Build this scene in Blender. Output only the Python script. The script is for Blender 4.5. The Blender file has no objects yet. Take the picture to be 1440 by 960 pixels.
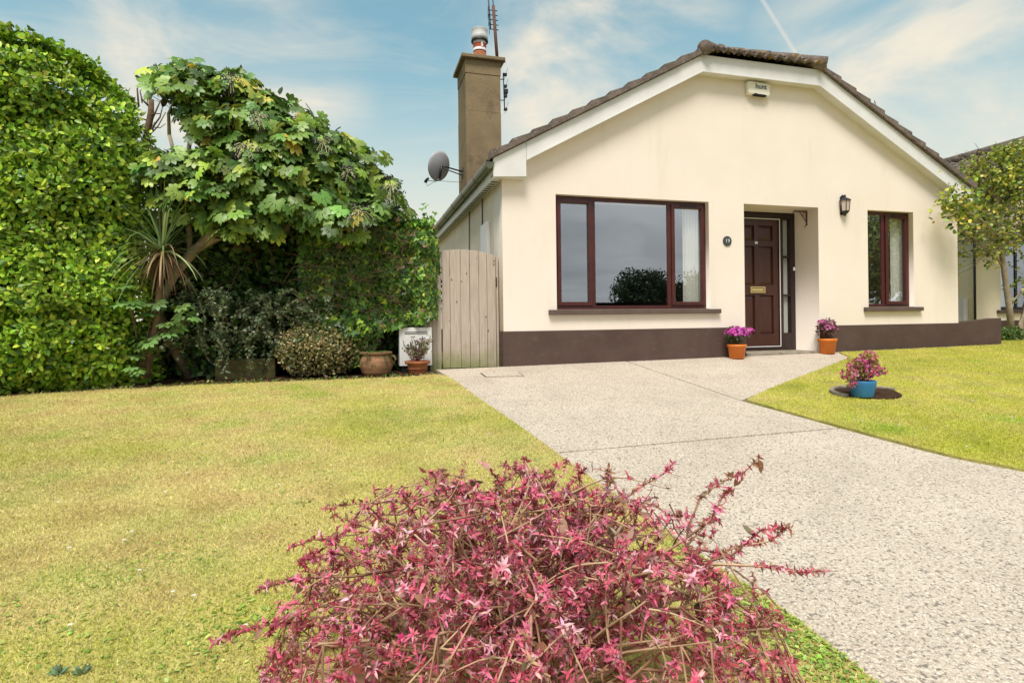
import bpy, math, random
import numpy as np
from mathutils import Vector, Matrix
random.seed(7); rng = np.random.default_rng(7)
S = bpy.context.scene; COL = S.collection
R_ = math.radians

# ------------------------------------------------------------------ camera
CAM = np.array([-1.830, -7.068, 0.557]); YAW = math.atan(220/800.); ROLL = 0.012
FW = np.array([math.sin(YAW), math.cos(YAW), 0.]); RT = np.array([math.cos(YAW), -math.sin(YAW), 0.]); UP = np.array([0, 0, 1.])
cd = bpy.data.cameras.new('camera'); cam = bpy.data.objects.new('camera', cd); COL.objects.link(cam)
cd.sensor_width = 36; cd.lens = 36*800/1440.; cd.clip_start = .05; cd.clip_end = 3000
cr, sr = math.cos(ROLL), math.sin(ROLL)
# camera local axes: x = image right, y = image up
ax = RT*cr - UP*sr; ay = RT*sr + UP*cr; az = -FW
m = Matrix(((ax[0], ay[0], az[0], CAM[0]), (ax[1], ay[1], az[1], CAM[1]), (ax[2], ay[2], az[2], CAM[2]), (0, 0, 0, 1)))
cam.matrix_world = m; cd.shift_y = -25/1440.; cd.shift_x = 0
S.camera = cam
def ray(px, py):                      # photo measurement -> viewing direction (used to size and place things)
    a = (px-720)/800.; b = -(py-455)/800.
    return FW + RT*(a*cr+b*sr) + UP*(-a*sr+b*cr)
def onY(px, py, Y): v = ray(px, py); return CAM + v*(Y-CAM[1])/v[1]
def onX(px, py, X): v = ray(px, py); return CAM + v*(X-CAM[0])/v[0]
def onD(px, py, D): return CAM + ray(px, py)*D
SY, SX = .1, .011
def gz(x, y): 
    return SY*np.maximum(np.minimum(y, 0), -9.)+SX*np.clip(x, -30, 30)
def gnd(px, py):
    v = ray(px, py); k = (SY*CAM[1]+SX*CAM[0]-CAM[2])/(v[2]-SY*v[1]-SX*v[0]); return CAM+v*k

# ------------------------------------------------------------------ world, sun, exposure
SUN_EL, SUN_ROT = R_(60), R_(205)     # compass style: direction the sun stands in
w = bpy.data.worlds.new('World'); S.world = w; w.use_nodes = True
nt = w.node_tree; N = nt.nodes; L = nt.links; N.clear()
def nd(t, **k):
    n = N.new(t)
    for a, b in k.items(): setattr(n, a, b)
    return n
def mth(op, a, b=None, clamp=False):
    n = nd('ShaderNodeMath', operation=op); n.use_clamp = clamp
    for i, v in enumerate((a, b)):
        if v is None: continue
        if isinstance(v, (int, float)): n.inputs[i].default_value = v
        else: L.new(v, n.inputs[i])
    return n.outputs[0]
def mixc(f, a, b, bt='MIX'):
    n = nd('ShaderNodeMix', data_type='RGBA', blend_type=bt)
    for i, v in ((0, f), (6, a), (7, b)):
        if isinstance(v, (int, float)): n.inputs[i].default_value = v
        elif isinstance(v, tuple): n.inputs[i].default_value = (*v, 1)
        else: L.new(v, n.inputs[i])
    return n.outputs[2]
sky = nd('ShaderNodeTexSky', sky_type='NISHITA'); sky.sun_disc = False
sky.sun_elevation = SUN_EL; sky.sun_rotation = SUN_ROT; sky.air_density = 1.0; sky.dust_density = 1.5; sky.ozone_density = 1.5
tc = nd('ShaderNodeTexCoord'); sp = nd('ShaderNodeSeparateXYZ'); L.new(tc.outputs['Generated'], sp.inputs[0])
zz = mth('MAXIMUM', sp.outputs[2], 0.0); dz = mth('ADD', zz, .22)
cb = nd('ShaderNodeCombineXYZ'); L.new(mth('DIVIDE', sp.outputs[0], dz), cb.inputs[0]); L.new(mth('DIVIDE', sp.outputs[1], dz), cb.inputs[1])
def noise(vec, sc, det, rough, dist=0, off=(0, 0, 0), scale=(1, 1, 1), rot=0.):
    mp = nd('ShaderNodeMapping'); mp.inputs[1].default_value = off; mp.inputs[3].default_value = scale; mp.inputs[2].default_value = (0, 0, rot); L.new(vec, mp.inputs[0])
    n = nd('ShaderNodeTexNoise'); n.inputs['Scale'].default_value = sc; n.inputs['Detail'].default_value = det; n.inputs['Roughness'].default_value = rough; n.inputs['Distortion'].default_value = dist
    L.new(mp.outputs[0], n.inputs[0]); return n.outputs[0]
def ramp(v, a, b):
    n = nd('ShaderNodeMapRange', interpolation_type='SMOOTHSTEP'); L.new(v, n.inputs[0]); n.inputs[1].default_value = a; n.inputs[2].default_value = b; return n.outputs[0]
gen = tc.outputs['Generated']
def toward(px, py, r0, r1):            # soft patch of sky around one direction
    v = ray(px, py); v = v/np.linalg.norm(v); n = nd('ShaderNodeVectorMath', operation='DOT_PRODUCT'); nn = nd('ShaderNodeVectorMath', operation='NORMALIZE'); L.new(gen, nn.inputs[0]); L.new(nn.outputs[0], n.inputs[0]); n.inputs[1].default_value = tuple(v)
    return ramp(n.outputs['Value'], math.cos(R_(r0)), math.cos(R_(r1)))
puff = ramp(noise(gen, 3.2, 7, .55, .5, off=(1.3, .4, 2.), scale=(1, 1, 2.2)), .36, .66)
wisp = ramp(noise(gen, 4.0, 8, .6, .8, off=(4.1, 2.2, 0), scale=(1, 1, 3.0)), .46, .76)
bank = mth('MAXIMUM', toward(850, 120, 15, 3), mth('MAXIMUM', toward(1230, 190, 17, 3), toward(330, 130, 13, 4)))
cl = mth('ADD', mth('MULTIPLY', bank, mth('ADD', mth('MULTIPLY', puff, .95), .08)), mth('MULTIPLY', wisp, .28), True)
low = nd('ShaderNodeMapRange', interpolation_type='SMOOTHSTEP'); L.new(sp.outputs[2], low.inputs[0]); low.inputs[1].default_value = .46; low.inputs[2].default_value = .08
skyc = mixc(1.0, sky.outputs[0], (.62, 1.38, 1.16), 'MULTIPLY'); skyc = mixc(.24, skyc, (4.6, 4.9, 4.6))
hs = mixc(mth('MULTIPLY', low.outputs[0], .92), skyc, (6.1, 5.5, 4.5))
c1 = mixc(mth('MULTIPLY', cl, .95), hs, (6.6, 5.9, 4.8))
va, vb = ray(1072, 0), ray(1117, 72); pn = np.cross(va, vb); pn /= np.linalg.norm(pn)      # a vapour trail
dn_ = nd('ShaderNodeVectorMath', operation='DOT_PRODUCT'); L.new(gen, dn_.inputs[0]); dn_.inputs[1].default_value = tuple(pn)
trail = mth('MULTIPLY', ramp(mth('ABSOLUTE', dn_.outputs['Value']), .0042, .0005), toward(1094, 36, 5.5, 2.5)); c1 = mixc(mth('MULTIPLY', trail, .38), c1, (6.4, 5.8, 5.0))
back = nd('ShaderNodeMapRange', interpolation_type='SMOOTHSTEP'); L.new(sp.outputs[1], back.inputs[0]); back.inputs[1].default_value = .15; back.inputs[2].default_value = -.35
gn = noise(cb.outputs[0], 1.2, 4, .5, .4)
gcl = mixc(ramp(gn, .3, .7), (3.6, 3.8, 4.0), (6.6, 6.7, 6.8))
c2 = mixc(mth('MULTIPLY', back.outputs[0], .9), c1, gcl)
bg = nd('ShaderNodeBackground'); L.new(c2, bg.inputs[0]); bg.inputs[1].default_value = .10
out = nd('ShaderNodeOutputWorld'); L.new(bg.outputs[0], out.inputs[0])
sd = bpy.data.lights.new('sun', 'SUN'); sun = bpy.data.objects.new('sun', sd); COL.objects.link(sun)
sd.energy = 2.9; sd.angle = R_(22); sd.color = (1, .95, .89)
# sun stands behind and left of the camera, high
sdir = Vector((math.cos(SUN_EL)*math.sin(SUN_ROT), math.cos(SUN_EL)*math.cos(SUN_ROT), math.sin(SUN_EL)))
sun.rotation_euler = sdir.to_track_quat('Z', 'Y').to_euler(); sun.location = (-5, -20, 20)
S.view_settings.view_transform = 'Standard'; S.view_settings.look = 'None'; S.view_settings.gamma = 1; S.view_settings.exposure = 0.56

# ------------------------------------------------------------------ material helpers
def mat(name, base, rough=.7, spec=.3, noise_amt=0, nscale=6, col2=None, bump=0, bscale=60, metal=0, stretch=(1, 1, 1), detail=5, lo=.35, hi=.65):
    m = bpy.data.materials.new(name); m.use_nodes = True; t = m.node_tree; p = t.nodes['Principled BSDF']
    p.inputs['Base Color'].default_value = (*base, 1); p.inputs['Roughness'].default_value = rough; p.inputs['Specular IOR Level'].default_value = spec; p.inputs['Metallic'].default_value = metal
    tcn = t.nodes.new('ShaderNodeTexCoord'); mp = t.nodes.new('ShaderNodeMapping'); mp.inputs[3].default_value = stretch; t.links.new(tcn.outputs['Object'], mp.inputs[0])
    if col2:
        n = t.nodes.new('ShaderNodeTexNoise'); n.inputs['Scale'].default_value = nscale; n.inputs['Detail'].default_value = detail; n.inputs['Roughness'].default_value = .6
        t.links.new(mp.outputs[0], n.inputs[0]); r = t.nodes.new('ShaderNodeMapRange'); r.inputs[1].default_value = lo; r.inputs[2].default_value = hi; t.links.new(n.outputs[0], r.inputs[0])
        x = t.nodes.new('ShaderNodeMix'); x.data_type = 'RGBA'; x.inputs[6].default_value = (*base, 1); x.inputs[7].default_value = (*col2, 1)
        t.links.new(r.outputs[0], x.inputs[0]); t.links.new(x.outputs[2], p.inputs['Base Color'])
    if bump:
        n = t.nodes.new('ShaderNodeTexNoise'); n.inputs['Scale'].default_value = bscale; n.inputs['Detail'].default_value = 4; t.links.new(mp.outputs[0], n.inputs[0])
        b = t.nodes.new('ShaderNodeBump'); b.inputs['Strength'].default_value = bump; b.inputs['Distance'].default_value = .01; t.links.new(n.outputs[0], b.inputs['Height']); t.links.new(b.outputs[0], p.inputs['Normal'])
    return m
def add_layer(m, color, scale, lo, hi, stretch=(1, 1, 1), amt=1., detail=6, voronoi=False, off=(0, 0, 0)):   # another stain / speckle over the base colour
    t = m.node_tree; p = t.nodes['Principled BSDF']; inp = p.inputs['Base Color']
    tcn = t.nodes.new('ShaderNodeTexCoord'); mp = t.nodes.new('ShaderNodeMapping'); mp.inputs[3].default_value = stretch; mp.inputs[1].default_value = off; t.links.new(tcn.outputs['Object'], mp.inputs[0])
    if voronoi: n = t.nodes.new('ShaderNodeTexVoronoi'); n.inputs['Scale'].default_value = scale
    else: n = t.nodes.new('ShaderNodeTexNoise'); n.inputs['Scale'].default_value = scale; n.inputs['Detail'].default_value = detail; n.inputs['Roughness'].default_value = .65
    t.links.new(mp.outputs[0], n.inputs[0])
    r = t.nodes.new('ShaderNodeMapRange'); r.inputs[1].default_value = lo; r.inputs[2].default_value = hi; r.inputs[4].default_value = amt; t.links.new(n.outputs[0], r.inputs[0])
    x = t.nodes.new('ShaderNodeMix'); x.data_type = 'RGBA'; x.inputs[7].default_value = (*color, 1); t.links.new(r.outputs[0], x.inputs[0])
    if inp.is_linked: t.links.new(inp.links[0].from_socket, x.inputs[6])
    else: x.inputs[6].default_value = inp.default_value
    t.links.new(x.outputs[2], inp); return m
def leafmat(name, rough=.45, trans=.25, spec=.35):
    m = bpy.data.materials.new(name); m.use_nodes = True; t = m.node_tree; p = t.nodes['Principled BSDF']; o = t.nodes['Material Output']
    a = t.nodes.new('ShaderNodeAttribute'); a.attribute_name = 'tint'
    t.links.new(a.outputs[0], p.inputs['Base Color']); p.inputs['Roughness'].default_value = rough; p.inputs['Specular IOR Level'].default_value = spec
    if trans:
        tr = t.nodes.new('ShaderNodeBsdfTranslucent'); t.links.new(a.outputs[0], tr.inputs[0]); mx = t.nodes.new('ShaderNodeMixShader'); mx.inputs[0].default_value = trans
        t.links.new(p.outputs[0], mx.inputs[1]); t.links.new(tr.outputs[0], mx.inputs[2]); t.links.new(mx.outputs[0], o.inputs[0])
    return m
def glassmat(name, refl=.42, tint=(.55, .6, .62)):
    m = bpy.data.materials.new(name); m.use_nodes = True; t = m.node_tree; o = t.nodes['Material Output']; t.nodes.remove(t.nodes['Principled BSDF'])
    g = t.nodes.new('ShaderNodeBsdfGlossy'); g.inputs['Roughness'].default_value = .0; g.inputs[0].default_value = (.9, .95, 1, 1)
    n = t.nodes.new('ShaderNodeTexNoise'); n.inputs['Scale'].default_value = 1.2; tcn = t.nodes.new('ShaderNodeTexCoord'); t.links.new(tcn.outputs['Object'], n.inputs[0])
    b = t.nodes.new('ShaderNodeBump'); b.inputs['Strength'].default_value = .08; b.inputs['Distance'].default_value = .02; t.links.new(n.outputs[0], b.inputs['Height']); t.links.new(b.outputs[0], g.inputs['Normal'])
    tr = t.nodes.new('ShaderNodeBsdfTransparent'); tr.inputs[0].default_value = (*tint, 1)
    mx = t.nodes.new('ShaderNodeMixShader'); mx.inputs[0].default_value = refl
    t.links.new(tr.outputs[0], mx.inputs[1]); t.links.new(g.outputs[0], mx.inputs[2]); t.links.new(mx.outputs[0], o.inputs[0]); return m
M = {}
M['plaster'] = mat('cream_render', (.82, .728, .635), .9, .15, col2=(.785, .69, .59), nscale=1.2, bump=.25, bscale=90)
add_layer(M['plaster'], (.68, .60, .49), 1.6, .56, .8, stretch=(2.2, 2.2, .35), amt=.6)
M['sideplaster'] = mat('tan_side_render', (.86, .73, .58), .95, .1, col2=(.76, .64, .51), nscale=1.5, bump=.3, bscale=70)  # warmer tan copy of the cream render, for side and rear walls
M['plinth'] = mat('brown_plinth_paint', (.075, .046, .036), .75, .25, col2=(.095, .062, .05), nscale=2, bump=.5, bscale=5)
add_layer(M['plinth'], (.14, .105, .085), 5, .56, .8, amt=.55, stretch=(1, 1, 2))
M['white'] = mat('white_board', (.74, .725, .71), .45, .4, col2=(.66, .645, .62), nscale=2.5)
M['offwhite'] = mat('off_white_plastic', (.78, .74, .62), .5, .4)
M['mahog'] = mat('mahogany_frame', (.075, .014, .011), .35, .5, col2=(.052, .010, .008), nscale=5, stretch=(1, 1, 1))
M['door'] = mat('brown_door', (.062, .020, .013), .38, .5, col2=(.045, .014, .009), nscale=8, stretch=(6, 6, .5))
M['darkframe'] = mat('dark_brown_frame', (.022, .009, .007), .4, .5)
M['brass'] = mat('brass', (.75, .58, .26), .3, .5, metal=.7)
M['black'] = mat('black_iron', (.012, .012, .014), .5, .5)
M['gutter'] = mat('dark_gutter', (.028, .03, .026), .3, .6, col2=(.10, .115, .06), nscale=7, stretch=(1, .5, 3))
M['sill'] = mat('brown_sill_paint', (.12, .085, .07), .7, .3, col2=(.10, .068, .055), nscale=6, bump=.2, bscale=30)
M['tile'] = mat('roof_tile', (.19, .15, .125), .95, .1, col2=(.115, .092, .08), nscale=8, bump=.8, bscale=50)
add_layer(M['tile'], (.40, .36, .31), 34, .57, .68, amt=.75)
M['ridge'] = M['tile'].copy(); M['ridge'].name = 'lichened_ridge_tile'
add_layer(M['ridge'], (.46, .27, .03), 5, .54, .64, amt=.7, off=(3, 1, 0))
M['chim'] = mat('chimney_render', (.27, .20, .115), .95, .1, col2=(.19, .145, .088), nscale=2.2, bump=.8, bscale=60)
add_layer(M['chim'], (.07, .055, .04), 2.4, .56, .75, amt=.75, stretch=(1, 1, .8))
M['terracotta'] = mat('terracotta', (.36, .13, .06), .8, .2, col2=(.24, .085, .04), nscale=9, bump=.3, bscale=30)
M['oldterra'] = mat('weathered_terracotta', (.30, .16, .085), .85, .2, col2=(.17, .10, .06), nscale=7, bump=.5, bscale=24)
add_layer(M['oldterra'], (.42, .34, .25), 5, .58, .72, amt=.6)
M['orange'] = mat('orange_plastic', (.70, .20, .025), .45, .4, col2=(.60, .16, .02), nscale=5)
M['blue'] = mat('blue_glaze', (.03, .17, .38), .5, .4, col2=(.04, .20, .42), nscale=6)
M['silver'] = mat('galvanised_steel', (.52, .51, .48), .7, .3, metal=.15, col2=(.42, .43, .42), nscale=12)
M['dish'] = mat('grey_dish_metal', (.42, .42, .44), .45, .4, col2=(.36, .36, .38), nscale=3)
M['rust'] = mat('rusty_mast', (.16, .07, .05), .8, .3, col2=(.09, .05, .04), nscale=20)
M['brickred'] = mat('red_brick', (.40, .09, .045), .8, .2)
M['wood'] = mat('weathered_wood', (.52, .43, .36), .85, .15, col2=(.40, .33, .27), nscale=3, stretch=(14, 14, .9), bump=.3, bscale=10)
add_layer(M['wood'], (.12, .085, .055), 5, .74, .78, amt=.8, stretch=(2.2, 2.2, 1))
add_layer(M['wood'], (.55, .48, .38), 4, .5, .8, amt=.5, stretch=(12, 12, .6), off=(2, 0, 0))
add_layer(M['wood'], (.10, .06, .04), 5.5, .13, .07, amt=.8, stretch=(1.8, 1.8, 1.1), voronoi=True)
t_ = M['wood'].node_tree   # green algae near the ground
def algae(m, z0, z1, color, amt=.7):
    t = m.node_tree; p = t.nodes['Principled BSDF']; inp = p.inputs['Base Color']
    g = t.nodes.new('ShaderNodeTexCoord'); s = t.nodes.new('ShaderNodeSeparateXYZ'); t.links.new(g.outputs['Object'], s.inputs[0])
    n = t.nodes.new('ShaderNodeTexNoise'); n.inputs['Scale'].default_value = 5; t.links.new(g.outputs['Object'], n.inputs[0])
    a = t.nodes.new('ShaderNodeMath'); a.operation = 'MULTIPLY_ADD'; t.links.new(n.outputs[0], a.inputs[0]); a.inputs[1].default_value = .5; t.links.new(s.outputs[2], a.inputs[2])
    r = t.nodes.new('ShaderNodeMapRange'); r.inputs[1].default_value = z1; r.inputs[2].default_value = z0; r.inputs[4].default_value = amt; t.links.new(a.outputs[0], r.inputs[0])
    x = t.nodes.new('ShaderNodeMix'); x.data_type = 'RGBA'; x.inputs[7].default_value = (*color, 1); t.links.new(r.outputs[0], x.inputs[0]); t.links.new(inp.links[0].from_socket, x.inputs[6]); t.links.new(x.outputs[2], inp)
algae(M['wood'], .15, .55, (.19, .22, .04), .85)
M['bark'] = mat('bark', (.20, .13, .075), .9, .1, col2=(.12, .08, .05), nscale=14, bump=.8, bscale=40)
M['palebark'] = mat('pale_bark', (.44, .36, .25), .9, .1, col2=(.28, .22, .15), nscale=10, bump=.6, bscale=40)
M['twig'] = mat('tan_twig', (.52, .38, .23), .7, .2, col2=(.32, .17, .10), nscale=9)
M['redtwig'] = mat('red_brown_twig', (.16, .05, .04), .7, .2, col2=(.28, .17, .09), nscale=12)
M['core'] = mat('shade_core', (.018, .022, .010), 1, 0, col2=(.035, .03, .018), nscale=12)  # solid cores inside the foliage; shade between leaves put into the near-black colour
M['leaf'] = leafmat('leaf'); M['glossleaf'] = leafmat('gloss_leaf', .42, .2, .4); M['petal'] = leafmat('petal', .6, .3, .2)
M['glass'] = glassmat('window_glass', .40, (.93, .95, .93)); M['glass2'] = glassmat('sidelight_glass', .12, (.95, .95, .95))
M['curtain'] = mat('cream_curtain', (.92, .90, .84), .9, .1)
M['net'] = mat('grey_net', (.42, .42, .38), .9, .1); M['interior'] = mat('room_wall', (.14, .13, .12), .9, .1)
M['soil'] = mat('soil', (.075, .042, .026), 1, .05, col2=(.035, .02, .014), nscale=30, bump=1.5, bscale=60)
M['moss'] = mat('mossy_block_wall', (.17, .15, .05), .95, .1, col2=(.06, .055, .03), nscale=9, bump=.8, bscale=20)
M['step'] = mat('step_concrete', (.33, .29, .23), .9, .15, col2=(.20, .17, .13), nscale=9, bump=.8, bscale=60)
M['nwall'] = mat('neighbour_render', (.86, .765, .58), .9, .15, col2=(.80, .70, .52), nscale=1.5, bump=.3, bscale=70)
M['nside'] = mat('neighbour_side_render', (.80, .62, .38), .95, .1, col2=(.74, .57, .34), nscale=2)  # darker tan copy of the front render; shade on this side put into colour
M['letter'] = mat('sign_letter', (.72, .74, .70), .5, .3); M['ink'] = mat('blue_ink', (.03, .05, .09), .5, .3)
M['slate'] = mat('slate_disc', (.045, .05, .05), .5, .4)
M['rubber'] = mat('black_vent', (.01, .01, .01), .7, .2)
M['sun_glass'] = mat('lantern_glass', (.55, .45, .38), .15, .6)
M['asphalt'] = mat('asphalt', (.05, .05, .052), .95, .2, col2=(.065, .065, .065), nscale=40, bump=.6, bscale=200)
# washed aggregate concrete of the drive
mc = mat('washed_concrete', (.55, .46, .36), .9, .2, col2=(.47, .385, .295), nscale=1.3)
add_layer(mc, (.72, .64, .53), 95, .48, .62, amt=.9, stretch=(1, 1.0, 1), detail=3)
add_layer(mc, (.13, .11, .095), 58, .55, .61, amt=.75, detail=3, off=(7, 3, 0))
add_layer(mc, (.34, .24, .17), 52, .60, .68, amt=.6, detail=3, off=(1, 9, 0))
add_layer(mc, (.25, .21, .17), 2.0, .50, .76, amt=.28, off=(4, 2, 0))
t = mc.node_tree; p_ = t.nodes['Principled BSDF']; nb = t.nodes.new('ShaderNodeTexNoise'); nb.inputs['Scale'].default_value = 80; nb.inputs['Detail'].default_value = 4
tc2 = t.nodes.new('ShaderNodeTexCoord'); t.links.new(tc2.outputs['Object'], nb.inputs[0]); bb = t.nodes.new('ShaderNodeBump'); bb.inputs['Strength'].default_value = .9; bb.inputs['Distance'].default_value = .012
t.links.new(nb.outputs[0], bb.inputs['Height']); t.links.new(bb.outputs[0], p_.inputs['Normal']); M['drive'] = mc
# lawn: turf colour patches
mg = mat('turf', (.42, .38, .09), 1, .05, col2=(.54, .44, .17), nscale=1.1, lo=.38, hi=.62)
add_layer(mg, (.20, .24, .03), 2.2, .50, .68, amt=.8, off=(5, 5, 0)); add_layer(mg, (.36, .22, .08), 3.1, .60, .75, amt=.6, off=(2, 8, 0)); add_layer(mg, (.07, .06, .02), 70, .56, .68, amt=.6)
M['turf'] = mg
M['ground'] = mat('rough_ground', (.10, .11, .035), 1, .05, col2=(.14, .13, .05), nscale=.8)

# ------------------------------------------------------------------ object helpers
ORG = {}
def tag(o, label=None, cat=None, group=None, kind=None):
    if label: o['label'] = label
    if cat: o['category'] = cat
    if group: o['group'] = group
    if kind: o['kind'] = kind
    return o
def thing(name, loc, label, cat, group=None):
    o = bpy.data.objects.new(name, None); COL.objects.link(o); o.location = loc; o.empty_display_size = .2
    ORG[o] = np.array(loc, float); return tag(o, label, cat, group)
def link(name, me, material, parent=None, origin=None):
    o = bpy.data.objects.new(name, me); COL.objects.link(o)
    if material: me.materials.append(material)
    if parent: o.parent = parent; ORG[o] = ORG.get(parent, np.zeros(3)) + (0 if origin is None else 0)
    else: o.location = origin if origin is not None else (0, 0, 0); ORG[o] = np.array(o.location)
    return o
class MB:
    def __init__(s): s.v = []; s.f = []; s.sm = []
    def add(s, vs, fs, smooth=False):
        b = len(s.v); s.v += [tuple(map(float, q)) for q in vs]; s.f += [tuple(b+i for i in f) for f in fs]; s.sm += [smooth]*len(fs); return s
    def box(s, a, b):
        x0, y0, z0 = a; x1, y1, z1 = b
        return s.add([(x0,y0,z0),(x1,y0,z0),(x1,y1,z0),(x0,y1,z0),(x0,y0,z1),(x1,y0,z1),(x1,y1,z1),(x0,y1,z1)], [(0,3,2,1),(4,5,6,7),(0,1,5,4),(1,2,6,5),(2,3,7,6),(3,0,4,7)])
    def prism(s, poly, y0, y1):          # polygon in XZ extruded along Y
        n = len(poly); vs = [(x, y0, z) for x, z in poly]+[(x, y1, z) for x, z in poly]
        return s.add(vs, [tuple(range(n)), tuple(range(2*n-1, n-1, -1))]+[(i, i+n, (i+1) % n+n, (i+1) % n) for i in range(n)])
    def prismz(s, poly, zf0, zf1):       # polygon in XY with height functions
        n = len(poly); vs = [(x, y, zf0(x, y)) for x, y in poly]+[(x, y, zf1(x, y)) for x, y in poly]
        return s.add(vs, [tuple(range(n-1, -1, -1)), tuple(range(n, 2*n))]+[((i+1) % n, (i+1) % n+n, i+n, i) for i in range(n)])
    def tube(s, pts, rad, n=8, caps=True):
        pts = [np.array(p, float) for p in pts]; k = len(pts); rad = rad if hasattr(rad, '__len__') else [rad]*k; vs = []
        up = np.array([.13, .21, 1.]); 
        for i in range(k):
            d = pts[min(i+1, k-1)]-pts[max(i-1, 0)]; d /= (np.linalg.norm(d)+1e-9)
            a = np.cross(d, up if abs(d[2]) < .95 else np.array([1., .1, 0])); a /= np.linalg.norm(a); b = np.cross(d, a)
            vs += [pts[i]+rad[i]*(a*math.cos(2*math.pi*j/n)+b*math.sin(2*math.pi*j/n)) for j in range(n)]
        fs = [(i*n+j, i*n+(j+1) % n, (i+1)*n+(j+1) % n, (i+1)*n+j) for i in range(k-1) for j in range(n)]
        if caps: fs += [tuple(range(n-1, -1, -1)), tuple((k-1)*n+j for j in range(n))]
        return s.add(vs, fs, n > 4)
    def lathe(s, prof, c=(0, 0, 0), n=32, closed=False, sx=1, sy=1, smooth=True):
        vs = [(c[0]+r*sx*math.cos(2*math.pi*j/n), c[1]+r*sy*math.sin(2*math.pi*j/n), c[2]+z) for r, z in prof for j in range(n)]; k = len(prof)
        fs = [(i*n+j, i*n+(j+1) % n, (i+1)*n+(j+1) % n, (i+1)*n+j) for i in range(k-1) for j in range(n)]
        if closed: fs += [tuple(range(n-1, -1, -1)), tuple((k-1)*n+j for j in range(n))]
        return s.add(vs, fs, smooth)
    def build(s, name, material, parent=None, origin=None, bevel=0):
        o0 = ORG[parent] if parent else (np.array(origin, float) if origin is not None else np.zeros(3))
        me = bpy.data.meshes.new(name); me.from_pydata([tuple(np.array(q)-o0) for q in s.v], [], s.f); me.polygons.foreach_set('use_smooth', s.sm); me.update()
        o = link(name, me, M[material] if isinstance(material, str) else material, parent, origin)
        if bevel: b = o.modifiers.new('bevel', 'BEVEL'); b.width = bevel; b.segments = 2; b.limit_method = 'ANGLE'
        return o
def flat_curve(name, outer, holes, y0, y1, material, parent):     # XZ polygon with holes, given thickness along Y
    cu = bpy.data.curves.new(name, 'CURVE'); cu.dimensions = '2D'; cu.fill_mode = 'BOTH'; cu.extrude = abs(y1-y0)/2
    for poly in [outer]+holes:
        sp_ = cu.splines.new('POLY'); sp_.points.add(len(poly)-1); sp_.use_cyclic_u = True
        for p, (x, z) in zip(sp_.points, poly): p.co = (x, z, 0, 1)
    tmp = bpy.data.objects.new('tmp', cu); COL.objects.link(tmp); bpy.context.view_layer.update()
    me = bpy.data.meshes.new_from_object(tmp); COL.objects.unlink(tmp); bpy.data.objects.remove(tmp)
    me.transform(Matrix(((1, 0, 0, 0), (0, 0, -1, (y0+y1)/2), (0, 1, 0, 0), (0, 0, 0, 1)))); o0 = ORG[parent]; me.transform(Matrix.Translation(-Vector(o0)))
    me.name = name; me.materials.clear(); me.update(); return link(name, me, M[material], parent)
def text_mesh(name, body, size, center, material, parent, bold=0, shear=0):   # lettering on a facade-facing surface
    cu = bpy.data.curves.new(name, 'FONT'); cu.body = body; cu.size = size; cu.align_x = 'CENTER'; cu.align_y = 'CENTER'; cu.extrude = .0015; cu.offset = bold; cu.shear = shear
    tmp = bpy.data.objects.new('tmp', cu); COL.objects.link(tmp); bpy.context.view_layer.update()
    me = bpy.data.meshes.new_from_object(tmp); bpy.data.objects.remove(tmp)
    c = np.array(center)-ORG[parent]; me.transform(Matrix(((1, 0, 0, c[0]), (0, 0, -1, c[1]), (0, 1, 0, c[2]), (0, 0, 0, 1)))); me.name = name; me.materials.clear()
    return link(name, me, M[material], parent)
# ---- leaves in bulk
def norm(a): return a/(np.linalg.norm(a, axis=-1, keepdims=True)+1e-9)
def tpl_leaf(w=.3, fold=.08, curl=.1):
    v = np.array([(0,0,0),(.3,w*.9,fold),(.68,w*.75,fold*.7-curl*.4),(1,0,-curl),(.68,-w*.75,fold*.7-curl*.4),(.3,-w*.9,fold),(.35,0,0),(.7,0,-curl*.4)])
    f = [(0,6,1),(6,7,2,1),(7,3,2),(0,5,6),(6,5,4,7),(7,4,3)]; return v, f
def tpl_simple(w=.3):
    return np.array([(0,0,0),(.45,w,.06),(1,0,-.06),(.45,-w,.06)]), [(0,2,1),(0,3,2)]
def tpl_ivy():
    v = np.array([(0,0,0),(-.12,.42,.03),(.32,.52,.0),(.45,.24,.04),(1,0,-.08),(.45,-.24,.04),(.32,-.52,.0),(-.12,-.42,.03),(.3,0,.0)])
    f = [(0,8,1),(8,2,1),(8,3,2),(8,4,3),(8,5,4),(8,6,5),(8,7,6),(8,0,7)]; return v, f
def tpl_palm(n=8, spread=250, droop=.25):
    v = []; f = []
    for i in range(n):
        a = math.radians(-spread/2+spread*i/(n-1)); l = 1.-.35*abs(i-(n-1)/2)/((n-1)/2); c, s = math.cos(a), math.sin(a); b = len(v)
        for (x, y, z) in ((0,0,0),(.30,.055,.015),(.66,.19,-.05),(.86,.13,-.16),(1,0,-.30),(.86,-.13,-.16),(.66,-.19,-.05),(.30,-.055,.015),(.62,0,-.0)):
            x *= l; v.append((x*c-y*s, x*s+y*c, z*droop*2+x*.05))
        f += [(b,b+8,b+1),(b+8,b+2,b+1),(b+8,b+3,b+2),(b+8,b+4,b+3),(b+8,b+5,b+4),(b+8,b+6,b+5),(b+8,b+7,b+6),(b,b+7,b+8)]
    # web between the lobes near the centre
    b = len(v); v.append((0, 0, .02)); ring = []
    for i in range(n):
        a = math.radians(-spread/2+spread*i/(n-1)); ring.append(len(v)); v.append((.30*math.cos(a), .30*math.sin(a), .012))
    f += [(b, ring[i], ring[i+1]) for i in range(n-1)]
    return np.array(v), f
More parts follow.
